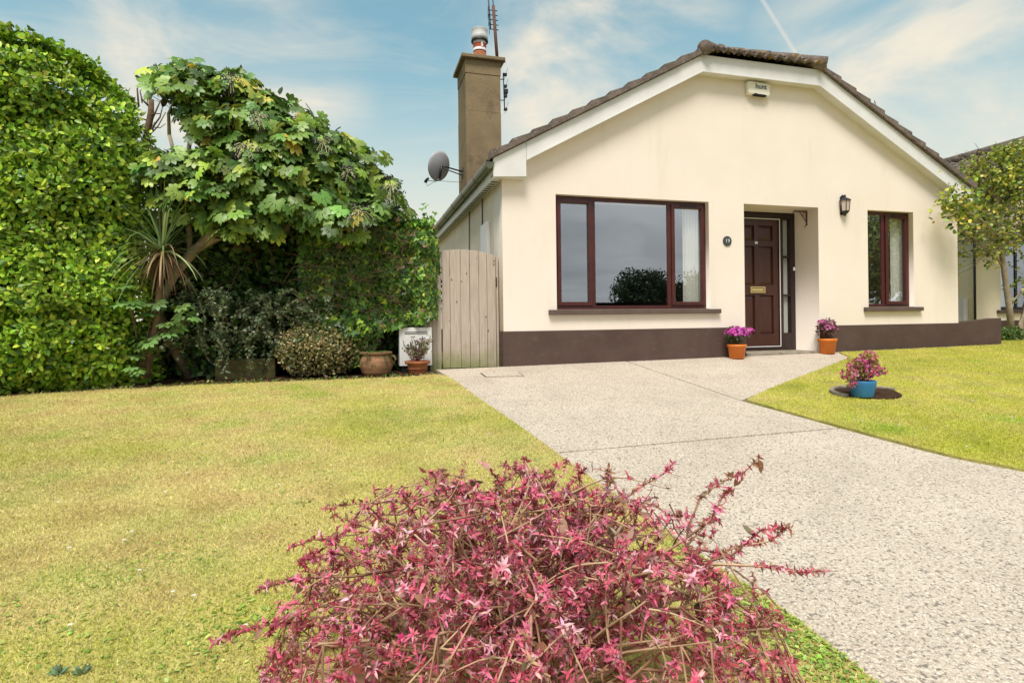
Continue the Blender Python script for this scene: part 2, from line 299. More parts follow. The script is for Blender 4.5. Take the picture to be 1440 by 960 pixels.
def leaves(name, P, A, Nn, size, tpl, cols, material, parent):
    tv, tf = tpl; k = len(tv); n = len(P); A = norm(A); B = norm(np.cross(Nn, A)); C = np.cross(A, B)
    size = np.broadcast_to(size, (n,)); 
    V = P[:, None, :]+size[:, None, None]*(tv[None, :, 0, None]*A[:, None, :]+tv[None, :, 1, None]*B[:, None, :]+tv[None, :, 2, None]*C[:, None, :])
    V = V.reshape(-1, 3)-ORG[parent]
    tri = [f for f in tf]; lens = np.array([len(f) for f in tri]); flat = np.concatenate([np.array(f) for f in tri])
    loops = (np.arange(n)[:, None]*k+flat[None, :]).ravel(); totals = np.tile(lens, n); starts = np.concatenate([[0], np.cumsum(totals)[:-1]])
    me = bpy.data.meshes.new(name); me.vertices.add(len(V)); me.vertices.foreach_set('co', V.ravel().astype(np.float32))
    me.loops.add(len(loops)); me.loops.foreach_set('vertex_index', loops.astype(np.int32)); me.polygons.add(len(totals)); me.polygons.foreach_set('loop_start', starts.astype(np.int32)); me.polygons.foreach_set('loop_total', totals.astype(np.int32))
    me.update(calc_edges=True)
    at = me.attributes.new('tint', 'FLOAT_COLOR', 'POINT'); cc = np.ones((n, k, 4), np.float32); cc[:, :, :3] = cols[:, None, :]; at.data.foreach_set('color', cc.ravel())
    return link(name, me, M[material], parent)
def pal(n, colors, weights=None, jit=.2):
    c = np.array(colors, float); idx = rng.choice(len(c), n, p=None if weights is None else np.array(weights)/sum(weights)); o = c[idx]*(1+jit*rng.normal(size=(n, 1))); 
    return np.clip(o*(1+.08*rng.normal(size=(n, 3))), .003, .95)
def rnd(n): return norm(rng.normal(size=(n, 3)))
def ellips(n, c, r, shell=.35, top=False):     # points through the outer shell of an ellipsoid, with outward normals
    d = rnd(n); 
    if top: d[:, 2] = np.abs(d[:, 2])*.9-.1*rng.random(n)
    rad = 1-shell*rng.random(n)**1.3
    r = np.array(r); return np.array(c)+d*r*rad[:, None], norm(d/r)
def snoise(P, f, seed=0):       # cheap smooth lumpiness
    q = np.array(P)*f+seed; return (np.sin(q[:, 0]*1.7+1.3*np.sin(q[:, 1]*1.1+seed))+np.sin(q[:, 1]*2.1+1.7*np.sin(q[:, 2]*1.3))+np.sin(q[:, 2]*1.9+1.1*np.sin(q[:, 0]*1.6)))/3

# ================================================================== GROUND
xs = np.unique(np.concatenate([np.linspace(-1500, -30, 8), np.linspace(-30, 30, 61), np.linspace(30, 1500, 8)])); ys = np.unique(np.concatenate([np.linspace(-1500, -30, 8), np.linspace(-30, 14, 89), np.linspace(14, 1500, 8)]))
g = MB(); nx = len(xs); V = [(x, y, float(gz(x, y))-.03) for y in ys for x in xs]
g.add(V, [(j*nx+i, j*nx+i+1, (j+1)*nx+i+1, (j+1)*nx+i) for j in range(len(ys)-1) for i in range(nx-1)], True); tag(g.build('ground', 'ground'), kind='structure')
drvL = [gnd(*q)[:2] for q in [(618,522.6),(644,539),(679,565),(719,592),(778,634),(794,647),(1014,802),(1092,851),(1152,896),(1231,960)]]
drvR = [gnd(*q)[:2] for q in [(1042,564),(1100,580.5),(1160,597.5),(1251,622.5),(1335,645),(1435,664)]]
pathR = [gnd(*q)[:2] for q in [(1042,564),(1077,550),(1098,541),(1152,520.5),(1194,504)]]
def ext(pts, to):       # continue an edge towards the road
    a, b = np.array(pts[-2]), np.array(pts[-1]); d = (b-a)/abs(b[1]-a[1]); return list(pts)+[tuple(b+d*abs(to-b[1])*.5), tuple(b+d*abs(to-b[1]))]
drvL = [tuple(p) for p in drvL]; drvR = [tuple(p) for p in drvR]; pathR = [tuple(p) for p in pathR]
drvLx = ext(drvL, -9.2); drvRx = ext(drvR, -9.2)
dlx = np.array(drvLx)[::-1]; drx = np.array(drvRx)[::-1]
def xl(y): return np.interp(y, dlx[:, 1], dlx[:, 0])
def xrr(y): return np.interp(y, drx[:, 1], drx[:, 0])
tip = drvR[0]
jy = [gnd(815, 637)[1], gnd(1170, 602)[1]]; JY = -3.37
def slab(poly, hi=.008): 
    return MB().prismz(poly, lambda x, y: float(gz(x, y))-.12, lambda x, y: float(gz(x, y))+hi)
gap = .011
def strip(yt, yb, n=14):          # drive slab between two cross joints
    yy = np.linspace(yt, yb, n); left = [(float(xl(y)), float(y)) for y in yy]; right = [(float(xrr(y)), float(y)) for y in yy[::-1]]; return left+right
# front bay, left of the diagonal joint
sl = [(drvL[0][0]-.03, -.004), *[(float(xl(y)), y) for y in (-.3, -.6, -1.2, -1.8, -2.4, -3.0, JY+gap)], (float(xrr(JY+gap)), JY+gap), (float(xrr(-2.9)), -2.9), (tip[0]-gap, tip[1]), (tip[0]-gap-.02, -.004)]
tag(slab(sl).build('driveway', 'drive', origin=None), kind='structure')
tag(slab(strip(JY-gap, -6.0)).build('driveway', 'drive'), kind='structure')
tag(slab(strip(-6.0-2*gap, -9.0)).build('driveway', 'drive'), kind='structure')
pp = [(tip[0]+gap-.02, -.004), (tip[0]+gap, tip[1]+.01), *[tuple(q) for q in pathR[1:]], (5.35, -.15), (5.45, -.004)]
tag(slab(pp, .006).build('path', 'drive'), kind='structure')
# road beyond the gate side, behind the camera
tag(MB().box((-60, -16, -1.05), (60, -9.9, -.97)).build('road', 'asphalt'), kind='structure')
tag(MB().box((-60, -9.9, -1.0), (60, -9.75, -.85)).build('kerb', 'step'), kind='structure')
tag(MB().box((-60, -9.75, -1.0), (60, -9.02, -.885)).build('pavement', 'step'), kind='structure')
# lawns: raised turf sheets
def turf(name, poly, h=.018):
    o = MB().prismz(poly, lambda x, y: float(gz(x, y))-.1, lambda x, y: float(gz(x, y))+h).build(name, 'turf'); return tag(o, kind='structure')
leftL = [(-9, -.75), (-5.6, -.62), (-4.9, -.42), (-4.3, -.36), (-3.4, -.33), (-2.3, -.38), (-1.2, -.42), (-.95, -.35)]+[(float(xl(y))-.012, float(y)) for y in np.linspace(-.45, -8.8, 40)]+[(-9, -8.8)]
turf('lawn', leftL)
rightL = [(float(xrr(y))+.03+.006*math.sin(y*23), float(y)) for y in np.linspace(-8.8, tip[1]-.03, 90)]+[(q[0]+.02, q[1]-.012) for q in pathR[1:]]+[(5.2, -.1), (7.9, -.06), (8.7, -.05), (9.0, 1.2), (13, 1.2), (16, -8.8)]
turf('lawn', rightL, .022)
# grass blades
def inpoly(P, poly):
    x, y = P[:, 0], P[:, 1]; c = np.zeros(len(P), bool); n = len(poly)
    for i in range(n):
        x0, y0 = poly[i]; x1, y1 = poly[(i+1) % n]; cnd = ((y0 > y) != (y1 > y)) & (x < (x1-x0)*(y-y0)/(y1-y0+1e-12)+x0); c ^= cnd
    return c
BED = ((gnd(1177, 560)+gnd(1270, 557))/2)[:2]+np.array([.03, .06])
def grass(name, poly, h, box, tints, dens, seed):
    x0, x1, y0, y1 = box; n = int((x1-x0)*(y1-y0)*dens); P = np.stack([rng.uniform(x0, x1, n), rng.uniform(y0, y1, n)], 1)
    d = (P-CAM[:2])@FW[:2]; lat = (P-CAM[:2])@RT[:2]
    keep = (d > 1.0) & (np.abs(lat) < d*1.05+.5) & inpoly(P, poly) & (rng.random(n) < np.clip(2.6/np.maximum(d, .5), .12, 1)**1.25); keep &= ((P[:, 0]-BED[0])/.34)**2+((P[:, 1]-BED[1])/.25)**2 > 1.03; P = P[keep]; d = d[keep]; n = len(P)
    z = gz(P[:, 0], P[:, 1])+h-.004; P3 = np.column_stack([P, z]); A = rng.normal(size=(n, 3)); A[:, 2] = np.abs(A[:, 2])*.55+.35; Nn = rnd(n); 
    q = np.column_stack([P, np.zeros(n)]); a = snoise(q, 1.1, seed); b = snoise(q, 2.7, seed+3); c = snoise(q, 6.5, seed+8); g_ = snoise(q, .45, seed+5)
    c0, c1, c2, c3 = [np.array(t) for t in tints]; t = np.clip(.5+1.0*a+.7*b+.45*rng.normal(size=n), 0, 1)[:, None]; col = c0*(1-t)+c1*t
    t2 = np.clip(.9*b+.6*c+.4*g_-.28+.3*rng.normal(size=n), 0, 1)[:, None]; col = col*(1-t2)+c2*t2
    t3 = np.clip(-.9*c+.5*a-.45+.35*rng.normal(size=n), 0, .85)[:, None]; col = col*(1-t3)+c3*t3; col *= (1+.24*rng.normal(size=(n, 1)))*(1+.13*g_+.10*c+.08*a)[:, None]
    o = bpy.data.objects.new('tmp', None); ORG[o] = np.zeros(3)
    size = (.010+.013*rng.random(n))*(1+.03*np.maximum(d-2, 0)); ob = leaves(name, P3, A, Nn, size, (np.array([(0,.09,0),(0,-.09,0),(.6,.06,.02),(.6,-.06,.02),(1.1,0,-.12)]), [(0,1,3,2),(2,3,4)]), np.clip(col, .01, .9), 'leaf', o)
    ob.parent = None; bpy.data.objects.remove(o); return tag(ob, kind='stuff')
gl = grass('grass', leftL, .018, (-8, .2, -6.6, -.3), ((.52, .54, .09), (.72, .62, .29), (.30, .43, .05), (.64, .46, .22)), 60000, 1.)
tag(gl, 'short dry yellow green grass of the wide left lawn', 'grass')
gr = grass('grass', rightL, .022, (1.5, 11, -5.6, 1.2), ((.50, .53, .05), (.62, .59, .10), (.30, .46, .03), (.60, .54, .20)), 60000, 4.)
tag(gr, 'greener short grass of the right lawn around the blue pot', 'grass')
# broadleaf weeds near the drive edge
wp = []
for (px, py, r, k) in ((1100, 885, .12, 420), (1150, 915, .12, 420), (1180, 940, .12, 420), (985, 790, .09, 160), (1040, 850, .10, 260), (60, 900, .14, 160), (200, 800, .12, 90), (320, 900, .14, 300), (420, 700, .2, 90), (640, 620, .2, 80), (250, 640, .3, 90)):
    c = gnd(px, py)
    for _ in range(k): wp.append((c[0]+random.gauss(0, r), c[1]+random.gauss(0, r), .02))
wp = np.array(wp); wp = wp[wp[:, 0] < xl(wp[:, 1])-.02]; wp[:, 2] = gz(wp[:, 0], wp[:, 1])+.024; A = rng.normal(size=(len(wp), 3)); A[:, 2] = np.abs(A[:, 2])*.3+.05
tmp = bpy.data.objects.new('tmp', None); ORG[tmp] = np.zeros(3)
wd = leaves('weeds', wp, A, np.tile([0, 0, 1.], (len(wp), 1))+.3*rng.normal(size=(len(wp), 3)), .010+.014*rng.random(len(wp)), tpl_leaf(.32), pal(len(wp), [(.30, .44, .06), (.44, .54, .14), (.24, .36, .06)]), 'leaf', tmp)
wd.parent = None; bpy.data.objects.remove(tmp); tag(wd, 'broadleaf weeds and clover growing in the left lawn', 'weeds', kind='stuff')
# soil border under the hedge
sb = [(-9, -.80), (-5.6, -.67), (-4.9, -.47), (-4.3, -.41), (-3.4, -.38), (-2.3, -.42), (-1.2, -.46), (-.93, -.36), (-.9, .9), (-9, .9)]
tag(MB().prismz(sb, lambda x, y: float(gz(x, y))-.1, lambda x, y: float(gz(x, y))+.010).build('soil_border', 'soil'), kind='structure')
tmp = bpy.data.objects.new('tmp', None); ORG[tmp] = np.zeros(3)
n = 1500; P = np.column_stack([rng.uniform(-6, -.95, n), np.zeros(n), np.zeros(n)]); fy = np.interp(P[:, 0], [q[0] for q in sb[:8]], [q[1] for q in sb[:8]]); P[:, 1] = fy+.02+np.abs(rng.normal(size=n))*.1; P[:, 2] = gz(P[:, 0], P[:, 1])+.015
A = rng.normal(size=(n, 3)); A[:, 2] = np.abs(A[:, 2])*.35
lt = leaves('leaf_litter', P, A, np.tile([0, 0, 1.], (n, 1))+.5*rng.normal(size=(n, 3)), .02+.03*rng.random(n), tpl_leaf(.3), pal(n, [(.14, .07, .03), (.28, .15, .07), (.10, .17, .03), (.16, .24, .04), (.45, .33, .2)], [3, 1, 3, 3, .3]), 'leaf', tmp)
lt.parent = None; bpy.data.objects.remove(tmp); tag(lt, 'fallen brown leaves and seedlings on the soil border', 'leaf litter', kind='stuff')

# ================================================================== BUNGALOW
W = 7.72; XC = 3.86; HF = .99; TAN = .542
def zb(x):                      # top line of the bargeboards = underside of the tiles
    d = abs(x-XC); return 4.264-TAN*max(d-HF, 0)
H = thing('bungalow', (XC, 0, 0), 'cream rendered bungalow with brown plinth and grey tiled half hipped roof', 'house')
gable = [(0, -.35), (W, -.35), (W, zb(W)-.12), (XC+HF, 4.13), (XC-HF, 4.13), (0, zb(0)-.12)]
BW = (.73, 3.04, .735, 2.257); RW = (5.875, 6.79, .75, 2.26); DR = (3.625, 4.94, .0, 2.257)
rect = lambda a, b, c, d: [(a, c), (a, d), (b, d), (b, c)]
flat_curve('front_wall', gable, [rect(*BW), rect(*RW), rect(DR[0], DR[1], -.2, DR[3])], 0, .48, 'plaster', H)
MB().box((.001, .481, -.35), (.28, 10, 2.50)).build('side_wall', 'sideplaster', H)
MB().box((W-.28, .481, -.35), (W-.001, 10, 2.50)).build('side_wall', 'sideplaster', H)
MB().box((.281, 9.8, -.35), (W-.281, 10, 2.6)).build('rear_wall', 'sideplaster', H)
MB().prism([(.01, 2.5), (W-.01, 2.5), (XC, 4.6)], 9.7, 9.99).build('rear_gable', 'sideplaster', H)
rm = MB(); rm.box((.282, 3.9, 0), (W-.282, 4.0, 2.42)).box((.282, .482, .02), (W-.282, 3.9, .08)).box((.282, .482, 2.40), (W-.282, 3.9, 2.44)).box((3.4, .482, .08), (3.5, 3.9, 2.4)).box((5.1, .482, .08), (5.2, 3.9, 2.4)); rm.build('room_partition', 'interior', H)
pl = MB(); pt = .458
pl.prism([(-.006, -.35), (DR[0]-.001, -.35), (DR[0]-.001, pt+.008), (-.006, pt)], -.012, .2)
pl.prism([(DR[1]+.001, -.35), (W+.006, -.35), (W+.006, pt+.022), (DR[1]+.001, pt+.012)], -.012, .2)
pl.box((-.012, -.0119, -.35), (.0, 10, pt-.002)); pl.build('plinth', 'plinth', H)
# roof
WP = [.30, .009]
def wave(u): 
    t = (u/WP[0]) % 1.; return WP[1]*(math.sin(2*math.pi*t)+.35*math.sin(4*math.pi*t+.6))
def slope(mb, o, U, Vd, courses, umin, umax, lift=.002, step=.034):
    o, U, Vd = map(np.array, (o, U, Vd)); Nv = np.cross(U, Vd); Nv = Nv/np.linalg.norm(Nv); Nv = Nv if Nv[2] > 0 else -Nv
    for k in range(len(courses)-1):
        v0, v1 = courses[k], courses[k+1]+.03; a0, a1, b0, b1 = umin(v0), umax(v0), umin(min(v1, courses[-1])), umax(min(v1, courses[-1]))
        ns = max(int((a1-a0)/(WP[0]/6)), 4); vs = []
        for i in range(ns+1):
            s_ = i/ns; u0 = a0+(a1-a0)*s_; u1 = b0+(b1-b0)*s_; j = .004*math.sin(k*7.3+int(u0/.3)*3.1)
            vs += [o+U*u0+Vd*v0+Nv*(lift+step+wave(u0)+j-.035), o+U*u0+Vd*v0+Nv*(lift+step+wave(u0)+j), o+U*u1+Vd*v1+Nv*(lift+.012+wave(u1)+j)]
        fs = []
        for i in range(ns): a = i*3; fs += [(a, a+3, a+4, a+1), (a+1, a+4, a+5, a+2)]
        mb.add(vs, fs, False)
RF0 = -.17; ct = math.cos(math.atan(TAN)); st = math.sin(math.atan(TAN))
roof = MB()
xe = -.165; ze = 4.264-TAN*(XC-HF-xe); LS = (XC-xe)/ct; NC = 15; crs = [LS*i/NC for i in range(NC+1)]
def ylim(v):
    x = xe+v*ct; return RF0+.05+max(0, (x-(XC-HF)))*1.084
slope(roof, (xe, 0, ze), (0, 1, 0), (ct, 0, st), crs, ylim, lambda v: 10.1)
slope(roof, (2*XC-xe, 0, ze), (0, 1, 0), (-ct, 0, st), crs, ylim, lambda v: 10.1)
rt = roof.build('roof', 'tile', H)
und = MB()       # deck under the tiles
und.add([(xe, RF0+.06, ze), (XC-HF, RF0+.06, 4.264), (XC, RF0+.06+HF*1.084, 4.264+HF*TAN), (XC, 10.1, 4.264+HF*TAN), (xe, 10.1, ze)], [(0, 1, 2, 3, 4)])
x2 = 2*XC-xe; und.add([(x2, RF0+.06, ze), (XC+HF, RF0+.06, 4.264), (XC, RF0+.06+HF*1.084, 4.264+HF*TAN), (XC, 10.1, 4.264+HF*TAN), (x2, 10.1, ze)], [(4, 3, 2, 1, 0)])
und.add([(XC-HF, RF0+.06, 4.264), (XC+HF, RF0+.06, 4.264), (XC, RF0+.06+HF*1.084, 4.264+HF*TAN)], [(0, 1, 2)]); und.build('roof_deck', 'rubber', rt)
vgo = []        # stepped verge tiles up each rake
for sgn in (1, -1):
    vg = MB()
    for k in range(NC):
        v0, v1 = crs[k]-.02, crs[k+1]; xa, xb = xe+v0*ct, xe+v1*ct
        if xa > XC-HF-.02: break
        xb = min(xb, XC-HF+.02); za, zb_ = ze+TAN*(xa-xe), ze+TAN*(xb-xe); jj = random.uniform(-.006, .006)
        q = [(xa, za+.008), (xb, zb_+.008), (xb, zb_+.072+jj), (xa+.005, za+.118+jj)]
        if sgn < 0: q = [(2*XC-x, z) for x, z in q][::-1]
        vg.prism(q, RF0-.03+random.uniform(-.006, .006), RF0+.14)
    vg.build('verge', 'tile', rt, bevel=.004)
WP[:] = [.17, .022]; hp = MB(); hh = math.hypot(HF*1.084, HF*TAN); hv = (0, HF*1.084/hh, HF*TAN/hh)
slope(hp, (XC, RF0-.05, 4.25), (1, 0, 0), hv, [0, .13, .4, .7, hh], lambda v: -HF*(1-v/hh)-.03*(1-v/hh), lambda v: HF*(1-v/hh)+.03*(1-v/hh), .035, .055)
WP[:] = [.30, .022]; hp.build('hip_tiles', 'ridge', rt)
hc = MB()
for sgn in (1, -1):     # rounded hip and ridge caps
    a = np.array([XC-sgn*(HF+.03), RF0-.07, 4.264+.055]); b = np.array([XC, RF0+HF*1.084, 4.264+HF*TAN+.10])
    for k in range(4):
        p0 = a+(b-a)*(k/4); p1 = a+(b-a)*((k+1)/4+.03); hc.tube([p0, p0+(p1-p0)*.5, p1], [.098, .094, .084], 14)
for k in range(22): y0 = RF0+HF*1.084-.1+k*.42; hc.tube([(XC, y0, 4.264+HF*TAN+.07), (XC, y0+.44, 4.264+HF*TAN+.07)], [.12, .108], 12)
hc.build('ridge_caps', 'ridge', rt)
# bargeboard with boxed ends
YB = -.15; T = .232
def bl(x): return zb(x)-T
half = [(-.145, 2.40), (.285, 2.425), (.285, bl(.285)), (XC-HF, 4.264-T), (XC-HF, 4.264), (-.145, zb(-.145))]
out_ = half[:4]+[(2*XC-x, z) for x, z in half[:4]][::-1]+[(2*XC-x, z) for x, z in half[4:]][::-1]+half[4:]
brd = MB(); 
def brd_poly(pp_): brd.prism(pp_, YB, YB+.025)
brd_poly([(-.145, 2.40), (.285, 2.425), (.285, zb(.285)), (-.145, zb(-.145))]); brd_poly([(.290, bl(.290)), (XC-HF-.001, 4.264-T), (XC-HF-.001, 4.264), (.290, zb(.290))])
brd_poly([(XC-HF, 4.264-T), (XC+HF, 4.264-T), (XC+HF, 4.264), (XC-HF, 4.264)])
brd_poly([(2*XC-.2855, zb(.2855)), (XC+HF+.001, 4.264), (XC+HF+.001, 4.264-T), (2*XC-.2855, bl(.2855))]); brd_poly([(2*XC+.145, zb(-.145)), (2*XC-.285, zb(.285)), (2*XC-.285, 2.425), (2*XC+.145, 2.40)])
bb_ = brd.build('bargeboard', 'white', H)
tr = MB()       # lower lip and the soffit strip back to the wall
def seg(x0, x1, dz, h, ya, yb): 
    q = [(x0, bl(x0)+dz), (x1, bl(x1)+dz), (x1, bl(x1)+dz+h), (x0, bl(x0)+dz+h)]
    tr.prism(q, ya, yb)
for (a, b) in ((.288, XC-HF), (XC-HF, XC+HF), (XC+HF, 2*XC-.288)):
    seg(a, b, -.004, .022, YB-.008, YB); seg(a, b, .01, .012, YB+.025, -.001)
for sg in (0, 1):
    xa, xb = (-.145, .285) if not sg else (2*XC-.285, 2*XC+.145); tr.box((xa, YB+.026, 2.412), (xb, -.001, 2.43))
for sg in (-1, 1):
    xx = .28 if sg < 0 else 2*XC-.284; tr.box((xx, YB+.026, 2.431), (xx+.004, -.001, bl(.285)+.01))
tr.build('trim', 'white', bb_)
# eaves: fascia, vented soffit, gutter
ev = MB(); ev.box((-.145, YB+.026, 2.385), (-.125, 10, 2.60)).box((-.1252, YB+.026, 2.405), (-.001, 10, 2.42)); evo = ev.build('eaves_fascia', 'white', H); ev = MB(); ev.box((2*XC+.125, YB+.026, 2.385), (2*XC+.145, 10, 2.60)).box((W+.001, .001, 2.405), (2*XC+.1252, 10, 2.42))
ev.build('eaves_fascia', 'white', H)
sv = MB()
for k in range(70): sv.box((-.11, .12+k*.125, 2.402), (-.03, .16+k*.125, 2.4045))
sv.build('soffit_vent', 'rubber', evo)
gt = MB(); prof = []
for i in range(9): a = math.pi+math.pi*i/8; prof.append((-.195+.060*math.cos(a), 2.575+.085*math.sin(a)))
inner = [(x*.9+-.195*.1, z*.9+2.575*.1) for x, z in prof][::-1]
gt.prism(prof+inner, RF0+.02, 10.0)
gt.prism(prof, RF0, RF0+.018)
for k in range(11): gt.prism([(x*1.06+.195*.06, (z-2.575)*1.08+2.575) for x, z in prof]+[(x, z) for x, z in prof][::-1], .6+k*.9, .64+k*.9)
gt.build('gutter', 'gutter', H, bevel=0)
gt2 = MB(); gt2.prism([(2*XC-x, z) for x, z in prof+inner][::-1], RF0+.02, 10.0); gt2.build('gutter', 'gutter', H)
# chimney
cx0, cx1, cy0, cy1 = .10, .745, 2.87, 3.65
ch = MB().box((cx0, cy0, 2.2), (cx1, cy1, 4.35)).box((cx0+.004, cy0+.004, 4.35), (cx1-.004, cy1-.004, 5.02)).box((cx0-.004, cy0-.004, 5.02), (cx1+.004, cy1+.004, 5.27)).build('chimney', 'chim', H, bevel=.006)
MB().box((cx0-.075, cy0-.08, 5.27), (cx1+.075, cy1+.08, 5.335)).build('chimney_cap', 'chim', ch, bevel=.012)
pc = onY(674.5, 60, 3.25); px_, py_ = pc[0], 3.25
MB().lathe([(.12, 5.33), (.118, 5.58), (.112, 5.58), (.112, 5.60), (.118, 5.60), (.118, 5.64)], (px_, py_, 0), 24).build('chimney_pot', 'terracotta', ch)
MB().lathe([(.122, 5.60), (.122, 5.645), (.120, 5.645)], (px_, py_, 0), 24).lathe([(.121, 5.735), (.121, 5.775), (.10, 5.775)], (px_, py_, 0), 24).build('mortar_band', 'white', ch)
MB().lathe([(.12, 5.645), (.12, 5.735)], (px_, py_, 0), 24).build('brick_band', 'brickred', ch); MB().box((px_-.0, py_-.126, 5.645), (px_+.035, py_-.10, 5.735)).build('mortar_joint', 'white', ch); MB().lathe([(.13, 5.775), (.158, 5.775), (.158, 5.80), (.13, 5.80)], (px_, py_, 0), 24).build('cowl_rim', 'black', ch)
MB().lathe([(.11, 5.79), (.15, 5.79), (.152, 5.88), (.146, 5.885), (.146, 5.99), (.150, 6.0), (.12, 6.0)], (px_, py_, 0), 28).build('cowl', 'silver', ch)
# windows ----------------------------------------------------------
def ring(mb, x0, x1, z0, z1, t, y0, y1, tb=None):
    tb = tb or t
    mb.box((x0, y0, z0), (x0+t, y1, z1)); mb.box((x1-t, y0, z0), (x1, y1, z1)); mb.box((x0+t, y0, z0), (x1-t, y1, z0+tb)); mb.box((x0+t, y0, z1-t), (x1-t, y1, z1)); return mb
def window(root, x0, x1, z0, z1, mull, panes, casements, matn='mahog', sillm='sill', y=.08, gl='glass', sy=None, sillx=.12, vents=()):
    f = MB(); ring(f, x0+.002, x1-.002, z0+.002, z1-.002, .05, y, y+.07)
    for a, b in mull: f.box((a, y+.004, z0+.052), (b, y+.066, z1-.052))
    fo = f.build('window', matn, root, bevel=.004)
    for (a, b, c, d) in casements:
        cf = MB(); ring(cf, a, b, c, d, .052, y-.016, y+.03); cf.build('casement', matn, fo, bevel=.005)
    for (a, b, c, d) in panes:
        MB().add([(a, y+.02, c), (b, y+.02, c), (b, y+.02, d), (a, y+.02, d)], [(0, 1, 2, 3)]).build('pane', gl, fo)
    for (a, b, c) in vents: MB().box((a, y-.028, c), (b, y-.0165, c+.018)).build('vent', 'black', fo)
    s = MB(); s.prism([(x0-sillx, z0-.07), (x1+sillx+.03, z0-.065), (x1+sillx+.03, z0-.004), (x0-sillx, z0-.004)], -.06, -.001); s.box((x0+.001, -.001, z0-.02), (x1-.001, y, z0-.0005+.004)); s.build('sill', sillm, fo, bevel=.006); return fo
window(H, *BW, [(1.265, 1.325), (2.425, 2.485)], [(.82, 1.225, .835, 2.168), (1.325, 2.425, .83, 2.205), (2.53, 2.965, .835, 2.168)], [(.772, 1.272, .787, 2.215), (2.482, 3.01, .787, 2.215)], vents=((2.62, 2.88, 2.19),))
a1, a2 = onY(1244.5, 350, .08)[0], onY(1253.7, 350, .08)[0]
window(H, *RW, [(6.24, 6.30)], [(5.92, 6.24, .80, 2.21), (6.36, 6.70, .85, 2.15)], [(6.305, 6.755, .79, 2.21)], sillx=.10, vents=((6.42, 6.62, 2.19),))
# recessed entrance
en = MB(); y = .478
en.box((3.63, y, .09), (3.83, y+.09, 2.235)).box((3.83, y, 2.16), (4.66, y+.09, 2.235)).box((4.655, y, .09), (4.712, y+.09, 2.235)).box((4.855, y, .09), (4.937, y+.09, 2.235)).box((4.712, y, 2.16), (4.855, y+.09, 2.235)).box((4.712, y, .09), (4.855, y+.09, .357)).box((4.712, y+.01, 1.55), (4.855, y+.07, 1.58)).box((4.712, y+.01, .94), (4.855, y+.07, .97)).box((3.83, y, .09), (4.655, y+.09, .145)).box((3.63, y+.01, 2.235), (4.937, y+.08, 2.256))
ef = en.build('door_frame', 'darkframe', H, bevel=.004)
MB().add([(4.712, y+.04, .357), (4.855, y+.04, .357), (4.855, y+.04, 2.16), (4.712, y+.04, 2.16)], [(0, 1, 2, 3)]).build('sidelight', 'glass2', ef)
MB().box((3.835, y-.006, 2.145), (4.655, y-.001, 2.158)).box((4.640, y-.006, .15), (4.6535, y-.001, 2.145)).box((3.835, y-.008, .146), (4.64, y-.001, .158)).build('weather_strip', 'white', ef)
dm = MB(); yd = y+.03; dm.box((3.845, yd, .16), (4.638, yd+.045, 2.143))
cols_ = [(3.93, 4.19), (4.275, 4.535)]; rows = [(.35, .955), (1.12, 1.72), (1.81, 2.045)]
dr = MB()
dr.box((3.845, yd-.012, .16), (3.93, yd+.03, 2.143)).box((4.19, yd-.012, .16), (4.275, yd+.03, 2.143)).box((4.535, yd-.012, .16), (4.638, yd+.03, 2.143))
for (a, b) in cols_:
    for (c, d) in ((.16, .35), (.955, 1.12), (1.72, 1.81), (2.045, 2.143)): dr.box((a, yd-.012, c), (b, yd+.03, d))
    for (c, d) in rows:      # raised field panel with sloped border
        i = .045; vs = [(a, yd, c), (b, yd, c), (b, yd, d), (a, yd, d), (a+i, yd-.012, c+i), (b-i, yd-.012, c+i), (b-i, yd-.012, d-i), (a+i, yd-.012, d-i)]
        vs = [(x, yd+.014 if k < 4 else yd+.0, z) for k, (x, _, z) in enumerate(vs)]
        dr.add(vs, [(0, 1, 5, 4), (1, 2, 6, 5), (2, 3, 7, 6), (3, 0, 4, 7), (4, 5, 6, 7)])
do = dr.build('door', 'door', H)
lb = MB(); ring(lb, 4.105, 4.375, .99, 1.088, .018, yd-.03, yd-.013); lb.box((4.135, yd-.024, 1.018), (4.345, yd-.0125, 1.06)); lb.build('letter_plate', 'brass', do, bevel=.003)
MB().box((4.20, yd-.02, 1.755), (4.25, yd-.0125, 1.795)).build('door_sticker', 'white', do)
MB().box((4.895, y-.02, 1.345), (4.925, y-.001, 1.40)).build('doorbell', 'white', ef, bevel=.004)
MB().box((DR[0]+.002, -.03, -.1), (DR[1]-.002, .5, .088)).build('doorstep', 'step', H, bevel=.01)

# things on the house
t = thing('house_number_plaque', (3.335, -.001, 1.706), 'round dark slate plaque reading 19 between big window and door', 'sign')
pq = MB(); n = 32; r = .07; pq.add([(3.335+r*math.cos(a), yy, 1.706+r*math.sin(a)) for yy in (-.014, -.001) for a in [2*math.pi*i/n for i in range(n)]], [tuple(range(n)), *[(i, i+n, (i+1) % n+n, (i+1) % n) for i in range(n)]]); pq.build('disc', 'slate', t)
text_mesh('number', '19', .078, (3.335, -.0165, 1.706), 'letter', t, -.001)
t = thing('alarm_box', (3.86, -.001, 3.81), 'cream burglar alarm box high under the roof marked hunt', 'alarm box')
ab = MB(); poly = []
for (cxx, cz, a0) in ((3.705, 3.865, 180), (4.01, 3.855, 270), (4.015, 3.975, 0), (3.70, 3.99, 90)):
    for i in range(5): a = math.radians(a0+i*22.5); poly.append((cxx+.035*math.cos(a), cz+.035*math.sin(a)))
ab.prism(poly, -.075, -.001); ab.build('casing', 'offwhite', t, bevel=.018)
